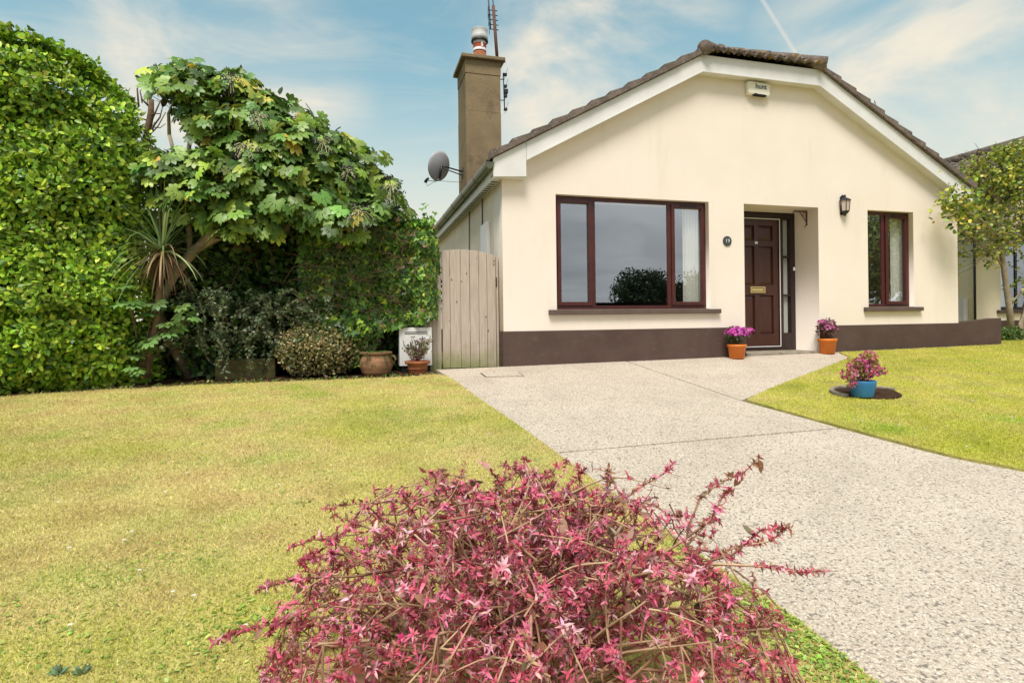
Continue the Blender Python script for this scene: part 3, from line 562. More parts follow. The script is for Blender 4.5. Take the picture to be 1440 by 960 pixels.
MB().prism([(3.75, 3.822), (3.79, 3.850), (3.83, 3.838), (3.95, 3.838), (3.985, 3.818), (3.95, 3.812), (3.79, 3.815)], -.079, -.04).build('siren_slot', 'rubber', t)
text_mesh('lettering', 'hunt', .105, (3.885, -.0775, 3.948), 'ink', t, .001)
t = thing('wall_lantern', (5.39, -.001, 2.3), 'black half lantern wall light right of the porch', 'lamp')
lx, lz = 5.39, 2.30; k = MB(); k.prism([(lx-.045, lz-.14), (lx+.045, lz-.14), (lx+.045, lz+.13), (lx, lz+.17), (lx-.045, lz+.13)], -.015, -.001); k.build('back_plate', 'black', t)
def halfhex(prof, name, matn):
    mbx = MB(); mbx.lathe([(r, z) for r, z in prof], (lx, -.05, lz), 6, smooth=False); mbx.build(name, matn, t)
halfhex([(.001, .165), (.018, .15), (.012, .125), (.055, .10), (.088, .075), (.088, .068), (.06, .068)], 'roof_cap', 'black'); halfhex([(.072, .068), (.055, -.09)], 'glass_body', 'sun_glass'); halfhex([(.062, -.088), (.062, -.098), (.045, -.12), (.02, -.14), (.012, -.16), (.001, -.17)], 'finial_base', 'black')
k = MB()
for i in range(6): a = 2*math.pi*i/6; k.tube([(lx+.074*math.cos(a), -.05+.074*math.sin(a), lz+.07), (lx+.058*math.cos(a), -.05+.058*math.sin(a), lz-.092)], .006, 5)
k.build('glazing_bar', 'black', t)
t = MB(); bx = 4.938; t.box((bx-.012, .21, 2.02), (bx, .235, 2.245)); t.box((4.70, .21, 2.225), (bx-.012, .232, 2.243)); t.tube([(bx-.01, .222, 2.08), (4.80, .222, 2.225)], .007, 6); t.tube([(bx-.012, .222, 2.03), (bx-.045, .222, 2.01), (bx-.03, .222, 1.985)], .006, 6); t.tube([(4.70, .222, 2.235), (4.675, .222, 2.21), (4.70, .222, 2.195)], .006, 6)
t.tube([(bx-.05, .222, 2.225), (bx-.08, .222, 2.18), (bx-.05, .222, 2.16)], .005, 5)
tag(t.build('hanging_basket_bracket', 'rust', None, (4.93, .22, 2.24)), 'small scrolled iron bracket in the top right corner of the porch', 'bracket')
# meter box and cables on the left side wall
mbx = MB().box((-.05, .68, 1.45), (-.0005, 1.1, 1.99)).build('meter_box', 'white', None, (-.02, .9, 1.45), bevel=.006); tag(mbx, 'white meter box on the side wall above the gate', 'meter box')
tag(MB().tube([(-.012, 1.12, 2.40), (-.012, 1.13, 1.9)], .008, 6).build('cable', 'rubber', None, (-.012, 1.12, 2.4)), 'thin dark cable dropping from soffit to the meter box', 'cable')
tag(MB().tube([(-.012, 2.1, 2.40), (-.02, 2.1, 1.8), (-.012, 2.12, .6)], .008, 6).build('cable', 'rubber', None, (-.012, 2.1, 2.4)), 'thin dark cable down the side wall behind the meter box', 'cable')
# curtains
def curtain(x0, x1, z0, z1, yc, label, amp=.026, per=.050, seed=0, x0b=None, x1b=None):
    mb = MB(); n = int((x1-x0)/.006); vs = []
    for i in range(n+1):
        s_ = i/n
        for z in (z0, (z0+z1)/2, z1):
            f = (z-z0)/(z1-z0); xa = x0*(f)+(x0b if x0b is not None else x0)*(1-f); xb = x1*f+(x1b if x1b is not None else x1)*(1-f); x = xa+(xb-xa)*s_
            vs.append((x, yc+amp*math.sin(2*math.pi*(x1-x0)*s_/per+seed+.6*math.sin(9*s_))+.004*math.sin(31*s_), z))
    mb.add(vs, [(i*3+j, i*3+3+j, i*3+4+j, i*3+1+j) for i in range(n) for j in range(2)], True)
    tag(mb.build('curtain', 'net' if 'sidelight' in label else 'curtain', None, ((x0+x1)/2, yc, z0)), label, 'curtain')
curtain(2.74, 3.03, .76, 2.24, .20, 'cream pleated curtain at the right end of the big window')
curtain(6.56, 6.785, .78, 2.24, .21, 'pale curtain at the right side of the narrow window', .014, .06)
curtain(4.716, 4.85, .36, 2.15, .478+.072, 'pale net curtain behind the porch sidelight', .008, .04)
# boundary wall stub, right
t = MB(); t.prism([(W+.008, -.3), (8.66, -.3), (8.66, .553), (W+.008, .485)], -.01, .19); tag(t.build('low_wall', 'plinth', None, (8.2, 0, 0)), 'low dark brown wall running right from the bungalow corner', 'wall')

# satellite dish on the chimney
dc = onY(620, 234, 3.2); t = thing('satellite_dish', (dc[0], 3.2, dc[2]), 'round grey satellite dish seen from behind beside the chimney', 'satellite dish')
dn = norm(np.array([-.52, .80, .30])); du = norm(np.cross(np.cross(dn, UP), dn)); dr_ = np.cross(dn, du); ds = MB(); vs = []; fs = []; nr, na = 6, 28
for side in (0, 1):
    for i in range(nr+1):
        for j in range(na):
            r = .25*i/nr; a = 2*math.pi*j/na; vs.append(dc+dr_*r*math.cos(a)*1.0+du*r*math.sin(a)*1.08+dn*(.9*r*r+side*.004))
    b = side*(nr+1)*na; fs += [(b+i*na+j, b+i*na+(j+1) % na, b+(i+1)*na+(j+1) % na, b+(i+1)*na+j) for i in range(nr) for j in range(na)]
fs += [(nr*na+j, nr*na+(j+1) % na, (nr+1)*na+nr*na+(j+1) % na, (nr+1)*na+nr*na+j) for j in range(na)]
ds.add(vs, fs, True); ds.build('reflector', 'dish', t)
br = MB(); wallp = np.array([cx0, 3.25, dc[2]-.06]); bk = dc-dn*.03; br.tube([wallp, bk+np.array([.06, 0, 0]), bk], .014, 8); br.tube([wallp+np.array([0, 0, -.07]), bk+np.array([.02, 0, -.03])], .010, 8); br.tube([bk+UP*.03, bk-du*.22-dn*.0], .018, 8); br.box((cx0-.012, 3.17, dc[2]-.16), (cx0, 3.33, dc[2]+.0)); br.build('mount', 'black', t)
lnb = dc-du*.30+dn*.34; ar = MB(); ar.tube([bk-du*.22, dc-du*.27+dn*.05, lnb], .010, 8); ar.build('arm', 'dish', t); MB().tube([lnb-dn*.0, lnb+du*.05-dn*.05], [.028, .022], 10).tube([lnb-du*.02+dn*.03, lnb-du*.02-dn*.01], .025, 8).build('receiver_head', 'black', t)
ar = MB(); ar.tube([lnb-du*.02, lnb-UP*.10+dr_*.02, dc-du*.30+dn*.12, dc-du*.26, np.array([cx0-.02, 3.2, dc[2]-.27])], .004, 5); ar.build('cable', 'black', t)
# mast with a dipole aerial, and a second aerial strapped to the chimney flank
mb0 = onY(700, 78, 3.3); mt0 = onY(692, -14, 3.3); t = thing('tv_aerial', (mb0[0], 3.3, 5.335), 'rusty mast aerial rising from the chimney cap', 'aerial')
mb0[2] = 5.335; MB().tube([mb0, mb0+(mt0-mb0)*.8], .032, 8).build('mast', 'rust', t); ml = MB().tube([mb0+(mt0-mb0)*.7, mt0], .009, 6); off = np.array([-.085, 0, 0]); e0 = mb0+(mt0-mb0)*.5+off; e1 = mt0+off; ml.tube([e0, e1], .012, 6)
for f in (.50, .56, .62, .68, .74): q = mb0+(mt0-mb0)*f; ml.tube([q+off*1.3, q+np.array([.07, 0, 0])], .009, 5)
for f in (.5, .6, .7): q = mb0+(mt0-mb0)*f+off*1.3; ml.tube([q-UP*.10, q+UP*.12], .006, 5)
ml.build('dipoles', 'black', t)
MB().box((mb0[0]-.09, 3.26, 5.40), (mb0[0]-.03, 3.32, 5.52)).box((mb0[0]+.03, 3.26, 5.42), (mb0[0]+.09, 3.32, 5.50)).tube([mb0+[.05, -.04, .16], mb0+[.12, -.04, .18], mb0+[.13, -.04, .12]], .01, 6).build('clamp', 'black', t)
xa = cx1+.09; t = thing('aerial_array', (xa, 3.0, 4.6), 'black dipole aerial strapped to the right flank of the chimney', 'aerial')
k = MB(); za_, zb2 = 4.43, 5.12; k.tube([(xa, 2.95, za_), (xa-.02, 2.95, zb2)], .010, 6); k.tube([(cx1, 2.95, 5.0), (xa, 2.95, 5.0)], .008, 6); k.tube([(cx1, 2.95, 4.62), (xa, 2.95, 4.62)], .008, 6); k.build('rod', 'black', t)
k = MB()
for z in (4.46, 4.70, 4.88, 5.09): k.box((xa-.01, 2.92, z-.02), (xa+.045, 2.98, z+.02)); k.tube([(xa+.0, 2.95, z-.08), (xa+.07, 2.95, z+.14)], .003, 4)
k.box((xa-.01, 2.91, 4.75), (xa+.06, 2.99, 4.82)); k.build('dipoles', 'black', t)
ra = onD(1230, 150, 9.3); t = MB(); q0 = ra+UP*-.12; t.tube([q0+[-.03, 0, 0], ra+UP*.1, q0+[.09, 0, -.03]], .007, 6).tube([q0+[.01, .1, 0], ra+UP*.1], .006, 5); 
tag(t.build('roof_finial', 'silver', None, tuple(ra)), 'small metal tripod poking above the right roof slope', 'roof fitting')

# ================================================================== GATE, CABINET, POTS
t = thing('garden_gate', (-.4, .2, 0), 'weathered arched board gate between ivy and bungalow wall', 'gate')
gate_x = [-.755, -.655, -.515, -.395, -.275, -.165, -.045]; k = MB()
def arch(x): u = (x+.42)/.36; return 1.52-.045*u*u-.02*u
for i in range(6):
    a, b = gate_x[i]+.003, gate_x[i+1]-.003; ps = [(a, -.005), (b, -.005)]+[(b+(a-b)*j/6, arch(b+(a-b)*j/6)) for j in range(7)]; k.prism(ps, .2+random.uniform(-.003, .003), .225)
k.build('boards', 'wood', t, bevel=.003)
MB().box((-.75, .226, .2), (-.05, .26, .3)).build('rail', 'wood', t); MB().box((-.75, .226, 1.2), (-.05, .26, 1.3)).build('rail', 'wood', t)
MB().box((-.05, .185, 1.05), (-.035, .199, 1.17)).build('latch', 'black', t)
t = thing('gate_post', (-.02, .22, 0), 'slim timber post fixed to the wall beside the gate', 'post'); MB().box((-.04, .2, -.05), (-.013, .29, 1.43)).build('post', 'wood', t)
k = MB(); 
for i in range(4): k.box((-1.0+i*.058, .21, -.05), (-.945+i*.058, .235, 1.1+.03*i))
tag(k.build('board_fence', 'wood', None, (-.9, .22, 0)), 'narrow board fence panel left of the gate half under the ivy', 'fence')
t = thing('utility_cabinet', (-1.12, .05, 0), 'white utility cabinet behind the terracotta pots by the gate', 'cabinet')
MB().box((-1.32, -.05, .055), (-.925, .15, .525)).build('casing', 'white', t, bevel=.008); MB().box((-1.26, -.054, .466), (-.98, -.0505, .473)).box((-1.26, -.054, .446), (-.98, -.0505, .453)).build('slots', 'rubber', t); MB().box((-1.30, -.03, -.06), (-.945, .14, .054)).build('plinth_base', 'rubber', t)
t = thing('drain_cover', (-.12, -.5, -.05), 'rectangular concrete drain cover set in the driveway by the gate', 'drain cover')
q = [tuple(gnd(*p)[:2]) for p in ((684, 531), (735.5, 529.8), (728, 524.2), (677, 525.8))]; q = [q[0], q[1], q[2], q[3]]
cq = np.mean(q, 0); fr = [tuple(cq+(np.array(p)-cq)*1.07) for p in q]
MB().prismz(fr, lambda x, y: float(gz(x, y)), lambda x, y: float(gz(x, y))+.010).build('frame', 'black', t); MB().prismz(q, lambda x, y: float(gz(x, y)), lambda x, y: float(gz(x, y))+.014).build('lid', 'drive', t)

def blossoms(name, parent, c, r, n, size, cols, material='petal', top=True):
    P, Nn = ellips(n, c, r, .45, top); Q = []; A = []; NN = []; Cc = []
    cc = pal(n, cols, jit=.15)
    for i in range(n):
        u = norm(np.cross(Nn[i], rng.normal(size=3))); v = np.cross(Nn[i], u)
        for j in range(5): a = 2*math.pi*j/5; Q.append(P[i]); A.append(u*math.cos(a)+v*math.sin(a)+Nn[i]*.35); NN.append(Nn[i]+.2*rng.normal(size=3)); Cc.append(cc[i])
    return leaves(name, np.array(Q), np.array(A), np.array(NN), np.repeat(size*(.8+.4*rng.random(n)), 5), tpl_leaf(.42), np.array(Cc), material, parent)
def bush(name, parent, c, r, n, size, cols, wts=None, w=.3, shell=.6, top=False, material='leaf', jit=.2, lump=.0, up=.3, tpl=None):
    P, Nn = ellips(n, c, r, shell, top)
    if lump: P = P+Nn*(lump*snoise(P, 5.5, c[0]))[:, None]
    A = norm(Nn*.6+.8*rng.normal(size=(n, 3))); A[:, 2] += up
    return leaves(name, P, A, Nn+.7*rng.normal(size=(n, 3)), size*(.7+.6*rng.random(n)), tpl or tpl_leaf(w), pal(n, cols, wts, jit), material, parent)
def stems(name, parent, base, tips, r0, material='bark', bend=.04, n=5, r1=None):
    k = MB(); base = np.array(base, float)
    for tp in tips:
        tp = np.array(tp, float); m_ = (base+tp)/2+rng.normal(size=3)*bend; k.tube([base, (base+m_)/2+rng.normal(size=3)*bend*.3, m_, (m_+tp)/2, tp], [r0, r0*.85, r0*.7, r0*.5, r1 or r0*.3], n)
    return k.build(name, material, parent)
# urn with fern
gx = gnd(530, 531); t = thing('fern_urn', (gx[0], gx[1], gx[2]), 'bulbous weathered terracotta urn with a green fern', 'potted plant'); ux, uy, uz = gx[0], gx[1]+.14, gx[2]+.0
ur = MB(); prof = [(.001, .0), (.12, .0), (.165, .05), (.192, .13), (.190, .19), (.165, .245), (.16, .262), (.185, .275), (.185, .292), (.155, .292), (.15, .25), (.0, .25)]
pr2 = []
for i in range(len(prof)-1):
    for s_ in range(4): f = s_/4; pr2.append((prof[i][0]*(1-f)+prof[i+1][0]*f+(.0025*math.sin(60*(i+f)) if 2 <= i <= 4 else 0), prof[i][1]*(1-f)+prof[i+1][1]*f))
pr2.append(prof[-1]); uo = ur.lathe(pr2, (ux, uy, uz), 36).build('urn', 'oldterra', t)
hd = MB(); hx = ux+.175; hd.tube([(hx-.02, uy-.05, uz+.245), (hx+.03, uy-.06, uz+.24), (hx+.045, uy-.06, uz+.20), (hx+.03, uy-.06, uz+.16), (hx, uy-.05, uz+.155)], .013, 8); hd.build('handle', 'oldterra', t)
Pf = []; Af = []; Nf = []
for i in range(46):
    a = random.uniform(0, 2*math.pi); le = random.uniform(.14, .24); el = random.uniform(.1, .9); dx, dy = math.cos(a), math.sin(a)
    for s_ in np.linspace(.15, 1, 16):
        p = np.array([ux+dx*le*s_, uy+dy*le*s_, uz+.27+el*.16*s_-.16*s_*s_]); side = np.array([-dy, dx, 0])
        for sg in (1, -1): Pf.append(p); Af.append(side*sg+np.array([dx, dy, 0])*.5); Nf.append([0, 0, 1.])
leaves('fern', np.array(Pf), np.array(Af), np.array(Nf)+.25*rng.normal(size=(len(Pf), 3)), .034, tpl_simple(.2), pal(len(Pf), [(.10, .21, .045), (.15, .27, .06), (.07, .15, .03)]), 'leaf', t)
# terracotta pot with shrub
gx = gnd(588.5, 528.5); t = thing('shrub_pot', tuple(gx), 'banded terracotta pot with a sparse purplish shrub before the white cabinet', 'potted plant'); ux, uy, uz = gx[0], gx[1]+.1, gx[2]
MB().lathe([(.001, 0), (.098, 0), (.102, .02), (.112, .075), (.120, .078), (.120, .088), (.114, .092), (.122, .135), (.148, .14), (.152, .172), (.142, .174), (.135, .15), (.0, .15)], (ux, uy, uz), 36).build('pot', 'terracotta', t)
tips = [(ux+random.gauss(0, .11), uy+random.gauss(0, .08), uz+random.uniform(.3, .44)) for _ in range(22)]; stems('stems', t, (ux, uy, uz+.15), tips, .005, 'redtwig', .02)
P = np.array([np.array([ux, uy, uz+.16])*(1-f)+np.array(tp)*f+rng.normal(size=3)*.018 for tp in tips for f in rng.uniform(.3, 1.05, 26)]); n = len(P)
leaves('foliage', P, rnd(n)+[0, 0, .5], rnd(n), .03+.015*rng.random(n), tpl_leaf(.25), pal(n, [(.16, .18, .09), (.24, .22, .12), (.17, .08, .09), (.34, .30, .20)]), 'leaf', t)
def flowerpot(name, px, py, rt_, rb, h, potm, label, plant):
    gx = gnd(px, py); c = gx.copy(); c[1] += rb*.9; c[2] = float(gz(c[0], c[1]))+.008; t = thing(name, tuple(c), label, 'potted plant')
    MB().lathe([(.001, 0), (rb, 0), (rb+(rt_-rb)*.8, h*.80), (rt_*1.0, h*.81), (rt_*1.06, h*.83), (rt_*1.07, h*.985), (rt_*1.03, h), (rt_*.98, h), (rt_*.95, h*.88), (.0, h*.88)], tuple(c), 36).build('pot', potm, t); plant(t, c, h); return t
def pink(t, c, h):
    s = stems('stems', t, c+[0, 0, h*.85], [c+[random.uniform(-.16, .16), random.uniform(-.12, .12), h+random.uniform(.1, .26)] for _ in range(16)], .005, 'bark', .02)
    bush('foliage', t, c+[-.0, 0, h+.13], (.17, .14, .13), 260, .04, [(.06, .10, .03), (.10, .16, .05)])
    blossoms('blossoms', t, c+[0.0, -.02, h+.145], (.20, .15, .125), 230, .024, [(.62, .08, .42), (.72, .16, .55), (.50, .05, .34)]); blossoms('blossoms', t, c+[.19, -.02, h+.19], (.07, .06, .05), 30, .022, [(.72, .25, .5), (.62, .08, .42)])
def pink2(t, c, h):
    stems('stems', t, c+[0, 0, h*.85], [c+[random.uniform(-.13, .13), random.uniform(-.1, .1), h+random.uniform(.12, .3)] for _ in range(20)], .005, 'bark', .02)
    bush('foliage', t, c+[0, 0, h+.15], (.15, .13, .14), 420, .038, [(.16, .07, .07), (.12, .14, .05), (.22, .10, .12)])
    blossoms('blossoms', t, c+[0, -.02, h+.14], (.16, .13, .14), 110, .022, [(.50, .10, .34), (.60, .22, .42), (.42, .10, .22)]); blossoms('blossoms', t, c+[-.11, -.02, h+.24], (.07, .06, .06), 30, .02, [(.55, .16, .34)])
flowerpot('flower_pot', 1042, 506, .125, .098, .20, 'orange', 'orange pot of bright magenta blossoms left of the doorstep', pink)
flowerpot('flower_pot', 1170.5, 499, .125, .100, .225, 'orange', 'orange pot of dusky pink blossoms right of the porch', pink2)
# blue pot in its soil ring on the lawn
cb_ = (gnd(1177, 560)+gnd(1270, 557))/2; cb_[0] += .03; cb_[2] = float(gz(cb_[0], cb_[1])); disc = [(cb_[0]+.34*(1+.05*math.sin(5*a))*math.cos(a), cb_[1]+.06+.25*(1+.06*math.sin(4*a+1))*math.sin(a)) for a in np.linspace(0, 2*math.pi, 28, endpoint=False)]
tag(MB().prismz(disc, lambda x, y: float(gz(x, y))-.02, lambda x, y: float(gz(x, y))+.036+.004*math.sin(x*20)).build('soil_bed', 'soil'), kind='structure')
eg = MB()
for i in range(16):
    a0 = math.radians(5+i*12.2); a1 = math.radians(5+(i+.93)*12.2); r0, r1 = 1.0, 1.13
    ps = [(cb_[0]+.34*r*math.cos(a), cb_[1]+.06+.25*r*math.sin(a)) for r, a in ((r0, a0), (r1, a0), (r1, a1), (r0, a1))]; eg.prismz(ps, lambda x, y: float(gz(x, y)), lambda x, y: float(gz(x, y))+.055)
tag(eg.build('stone_edging', 'step', None, tuple(cb_), bevel=.004), 'curved pale stone edging behind the blue pot', 'edging')
def azalea(t, c, h):
    cl_ = [((q[0], q[1], q[2]*.80-.02), r_) for q, r_ in [((-.17, 0, .10), .10), ((-.06, .02, .20), .11), ((.05, 0, .30), .09), ((.08, 0, .15), .12), ((.19, 0, .13), .07), ((-.02, 0, .12), .12), ((-.19, -.05, -.01), .04), ((.12, .02, .24), .07)]]
    stems('stems', t, c+[0, 0, h*.85], [c+np.array(q)+[0, 0, h] for q, r in cl_ for _ in range(2)], .009, 'bark', .03)
    P = []; 
    for q, r in cl_: P.append(ellips(int(8000*r*r)+20, c+np.array(q)+[0, 0, h], (r*.8, r*.8, r*.65), .8)[0])
    P = np.concatenate(P); n = len(P); leaves('foliage', P, rnd(n)+[0, 0, .5], rnd(n), .028+.012*rng.random(n), tpl_leaf(.3), pal(n, [(.34, .33, .08), (.40, .14, .12), (.24, .22, .05), (.42, .28, .12)]), 'leaf', t)
    Q = np.concatenate([ellips(int(3000*r*r)+6, c+np.array(q)+[0, -.02, h+.01], (r*.85, r*.8, r*.65), .2)[0] for q, r in cl_]); n = len(Q); A = rnd(n*4); leaves('blossoms', np.repeat(Q, 4, 0), A, rnd(n*4), .022, tpl_leaf(.4), np.repeat(pal(n, [(.62, .14, .26), (.52, .08, .22), (.66, .24, .40)]), 4, 0), 'petal', t)
gx = gnd(1224.5, 565); c = gx.copy(); c[1] += .09; c[2] = float(gz(c[0], c[1]))+.034
t = thing('flower_pot', tuple(c), 'blue glazed pot with pink azalea on the soil patch in the right lawn', 'potted plant')
MB().lathe([(.001, 0), (.090, 0), (.094, .006), (.116, .125), (.120, .150), (.118, .156), (.110, .156), (.105, .13), (0, .13)], tuple(c), 36, sx=1.0, sy=1.0).build('pot', 'blue', t); azalea(t, c, .156)
# daisies
dme = None
for i in range(34):
    px, py = (random.uniform(1080, 1440), random.uniform(560, 650)) if i % 2 else (random.uniform(20, 700), random.uniform(560, 900))
    q = gnd(px, py)
    if not (inpoly(np.array([q[:2]]), rightL)[0] or inpoly(np.array([q[:2]]), leftL)[0]): continue
    q[2] = float(gz(q[0], q[1]))+.045
    if dme is None:
        k = MB(); vs = [(0, 0, .003)]+[(.009*(1 if j % 2 else .45)*math.cos(2*math.pi*j/20), .009*(1 if j % 2 else .45)*math.sin(2*math.pi*j/20), 0) for j in range(20)]; k.add(vs, [(0, 1+j, 1+(j+1) % 20) for j in range(20)]); k.tube([(0, 0, 0), (.002, 0, -.03)], .001, 3); dob = k.build('daisy', 'white', None); dme = dob
    else: dob = dme.copy(); COL.objects.link(dob)
    dob.location = tuple(q); tag(dob, 'tiny white daisy dotted in the mown lawn', 'daisy', 'daisies in the lawn')

# ================================================================== NEIGHBOUR
NX, NY = 10.24, 1.54; NW = 7.7
t = thing('neighbour_house', (14, NY, 0), 'neighbouring cream bungalow at the right edge behind the small tree', 'house')
NC_ = NX+NW/2; nz = lambda x: 4.30-.542*max(abs(x-NC_)-.99, 0)
flat_curve('front_wall', [(NX, -.3), (NX+NW, -.3), (NX+NW, nz(NX+NW)-.1), (NC_+.99, 4.2), (NC_-.99, 4.2), (NX, nz(NX)-.1)], [rect(10.96, 13.2, .72, 2.25)], NY, NY+.3, 'nwall', t)
MB().box((NX-.001, NY+.301, -.3), (NX+.3, NY+10, 2.5)).build('side_wall', 'nside', t); MB().box((NX-.02, NY-.012, -.3), (NX+NW, NY-.001, .5)).build('plinth', 'plinth', t)
MB().box((NX+.3, NY+3.5, 0), (NX+NW-.3, NY+3.6, 2.5)).build('room_partition', 'interior', t)
window(t, 10.96, 13.2, .72, 2.25, [(11.5, 11.56)], [(11.02, 11.5, .78, 2.19), (11.56, 13.14, .78, 2.19)], [], 'black', 'sill', NY+.08)
wl = [o for o in bpy.data.objects if o.parent == t and o.name.startswith('window')][-1]
for ch_ in wl.children:
    if ch_.name.startswith('sill'): 
        me = ch_.data; 
        for v in me.vertices: v.co.y += NY
rf = MB(); nxe = NX-.30; nze = nz(nxe); nls = (NC_-nxe)/ct; nc = [nls*i/14 for i in range(15)]
nyl = lambda v: NY-.12+max(0, (nxe+v*ct-(NC_-.99)))*1.084
slope(rf, (nxe, 0, nze), (0, 1, 0), (ct, 0, st), nc, nyl, lambda v: NY+10); slope(rf, (2*NC_-nxe, 0, nze), (0, 1, 0), (-ct, 0, st), nc, nyl, lambda v: NY+10); slope(rf, (NC_, NY-.2, 4.29), (1, 0, 0), hv, [0, .3, .6, .9, hh], lambda v: -HF*(1-v/hh), lambda v: HF*(1-v/hh))
rfo = rf.build('roof', 'tile', t); k = MB()
for i in range(22): y0 = NY+.9+i*.42; k.tube([(NC_, y0, 4.30+HF*TAN+.07), (NC_, y0+.44, 4.30+HF*TAN+.07)], [.12, .108], 12)
k.build('ridge_caps', 'tile', rfo); k = MB(); k.prism([(NX-.3, nz(NX-.3)-.2), (NC_-.99, 4.08), (NC_-.99, 4.30), (NX-.3, nz(NX-.3))], NY-.12, NY-.1); k.prism([(NC_-.99, 4.08), (NC_+.99, 4.08), (NC_+.99, 4.30), (NC_-.99, 4.30)], NY-.12, NY-.1); k.build('bargeboard', 'white', t)
MB().tube([(NX-.03, NY-.03, .1), (NX-.03, NY-.03, 2.4)], .022, 8).build('downpipe', 'black', t)
tag(MB().box((NX-.12, 1.66, .45), (NX-.0015, 1.86, .96)).build('meter_box', 'white', None, (NX-.06, 1.7, .45), bevel=.006), 'white meter box on the neighbouring side wall beyond the low wall', 'meter box')
curtain(11.1, 11.4, .8, 2.2, NY+.2, 'pale net curtain in the neighbouring window')

# ================================================================== PLANTING
HG = [(.15, .28, .018), (.23, .38, .025), (.35, .50, .04), (.50, .62, .07), (.06, .14, .012)]; HW = [3, 4, 3, 1.3, 2]
# tall clipped hedge
t = thing('tall_hedge', (-5.6, 0, -.05), 'tall bright green clipped hedge filling the left side', 'hedge')
topx = [-8.5, -5.2, -4.75, -4.4, -4.18, -4.0]; topz = [3.62, 3.46, 3.36, 3.22, 3.02, 2.5]
n = 60000; X = rng.uniform(-8.2, -4.03, n); Z = rng.uniform(0, 1, n); tz = np.interp(X, topx, topz); b0 = gz(X, np.full(n, -.4))+.02; Z = b0+(tz-b0)*Z
P = np.column_stack([X, np.full(n, -.42), Z]); lump = snoise(P, 2.6, 2.)*.12+snoise(P, 6.5, 5.)*.07+snoise(P, 14., 9.)*.05
edge = np.clip((X+4.45)/.42, 0, 1); P[:, 1] = -.42-.03*(X+4.2)*0+np.where(X < -4.6, (X+4.6)*.22*-1*-1, 0)*1.0+edge**2*.55-lump-.02+rng.random(n)**1.7*.30
P[:, 1] += np.clip((.45-(Z-b0))/.45, 0, 1)*.22       # undercut foot
tb = np.clip((Z-(tz-.25))/.25, 0, 1); P[:, 1] += tb**2*.3
Nn = np.column_stack([edge*1.0, -np.ones(n), .25+tb*1.5])+.45*rng.normal(size=(n, 3))
# top surface leaves and right end
n2 = 14000; X2 = rng.uniform(-8.2, -4.3, n2); Y2 = rng.uniform(-.45, .7, n2); Z2 = np.interp(X2, topx, topz)+rng.normal(size=n2)*.035; P2 = np.column_stack([X2, Y2, Z2]); P2[:, 2] += .05*snoise(P2, 3., 1.); N2 = np.column_stack([np.zeros(n2), -.3*np.ones(n2), np.ones(n2)])+.5*rng.normal(size=(n2, 3))
n3 = 7000; Y3 = rng.uniform(-.1, .8, n3); Z3 = rng.uniform(0, 2.9, n3); P3 = np.column_stack([-4.03-.36*(Y3+.4)-.12*rng.random(n3)+.05*np.sin(Z3*5+Y3*3), Y3, Z3]); N3 = np.column_stack([np.ones(n3), -.4*np.ones(n3), .2*np.ones(n3)])+.5*rng.normal(size=(n3, 3))
k = MB(); SP = []
for i in range(40):
    x = random.uniform(-6.2, -4.45); z = float(np.interp(x, topx, topz)); b = np.array([x, random.uniform(-.5, .2), z-.05]); e = b+[random.gauss(0, .05), 0, random.uniform(.06, .15)]; k.tube([b, e], .003, 4)
    SP += [b+(e-b)*f+rng.normal(size=3)*.01 for f in (.4, .6, .8, 1., 1.) for _ in range(2)]
k.build('sprig_stems', 'bark', t); SP = np.array(SP)
P = np.concatenate([P, P2, P3, SP]); Nn = norm(np.concatenate([Nn, N2, N3, rnd(len(SP))])); n = len(P); A = norm(np.cross(Nn, rng.normal(size=(n, 3)))+Nn*.5+[0, 0, .25])
lig = np.clip(.5+.5*snoise(P, 3.3, 7.), 0, 1); cols = pal(n, HG, HW, .22); cols *= (.80+.55*lig)[:, None]
leaves('foliage', P, A, Nn, .042+.040*rng.random(n), tpl_leaf(.31, .07, .12), cols, 'glossleaf', t)
MB().prism([(-8.2, -.1), (-4.4, 0), (-4.4, 2.6), (-4.55, 2.95), (-5.2, 3.3), (-8.2, 3.45)], .02, .75).build('dark_core', 'core', t)
# dark hedge behind the border
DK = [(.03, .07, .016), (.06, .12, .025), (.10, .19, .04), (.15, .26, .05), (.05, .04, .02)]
t = thing('dark_hedge', (-2.6, .7, 0), 'dark evergreen hedge in shade behind the fatsia tree', 'hedge')
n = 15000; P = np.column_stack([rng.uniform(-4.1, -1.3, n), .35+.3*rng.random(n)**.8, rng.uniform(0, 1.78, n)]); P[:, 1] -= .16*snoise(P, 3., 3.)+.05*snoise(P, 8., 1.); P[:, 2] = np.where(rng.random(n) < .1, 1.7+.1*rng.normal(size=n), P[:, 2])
Nn = norm(np.array([0, -1., .4])+.6*rng.normal(size=(n, 3))); leaves('foliage', P, norm(np.cross(Nn, rnd(n))+.4*Nn), Nn, .06+.045*rng.random(n), tpl_leaf(.34), pal(n, DK, [3, 3, 2, 1, 1]), 'glossleaf', t); MB().box((-4.2, .66, -.05), (-.95, .95, 1.62)).build('dark_core', 'core', t)
k = MB()
for i in range(60):
    b = np.array([random.uniform(-4, -1.2), random.uniform(.2, .4), random.uniform(.3, 1.6)]); d = rng.normal(size=3)*[.22, .04, .2]; k.tube([b, b+d*.5+rng.normal(size=3)*.03, b+d], [.008, .006, .003], 5)
k.build('branches', 'bark', t)
# mossy low wall
tag(MB().box((-3.4, .16, -.1), (-2.75, .28, .18)).build('garden_wall', 'moss', None, (-2.9, .1, 0), bevel=.01), 'mossy low block wall half hidden under grey leaved shrub', 'wall')
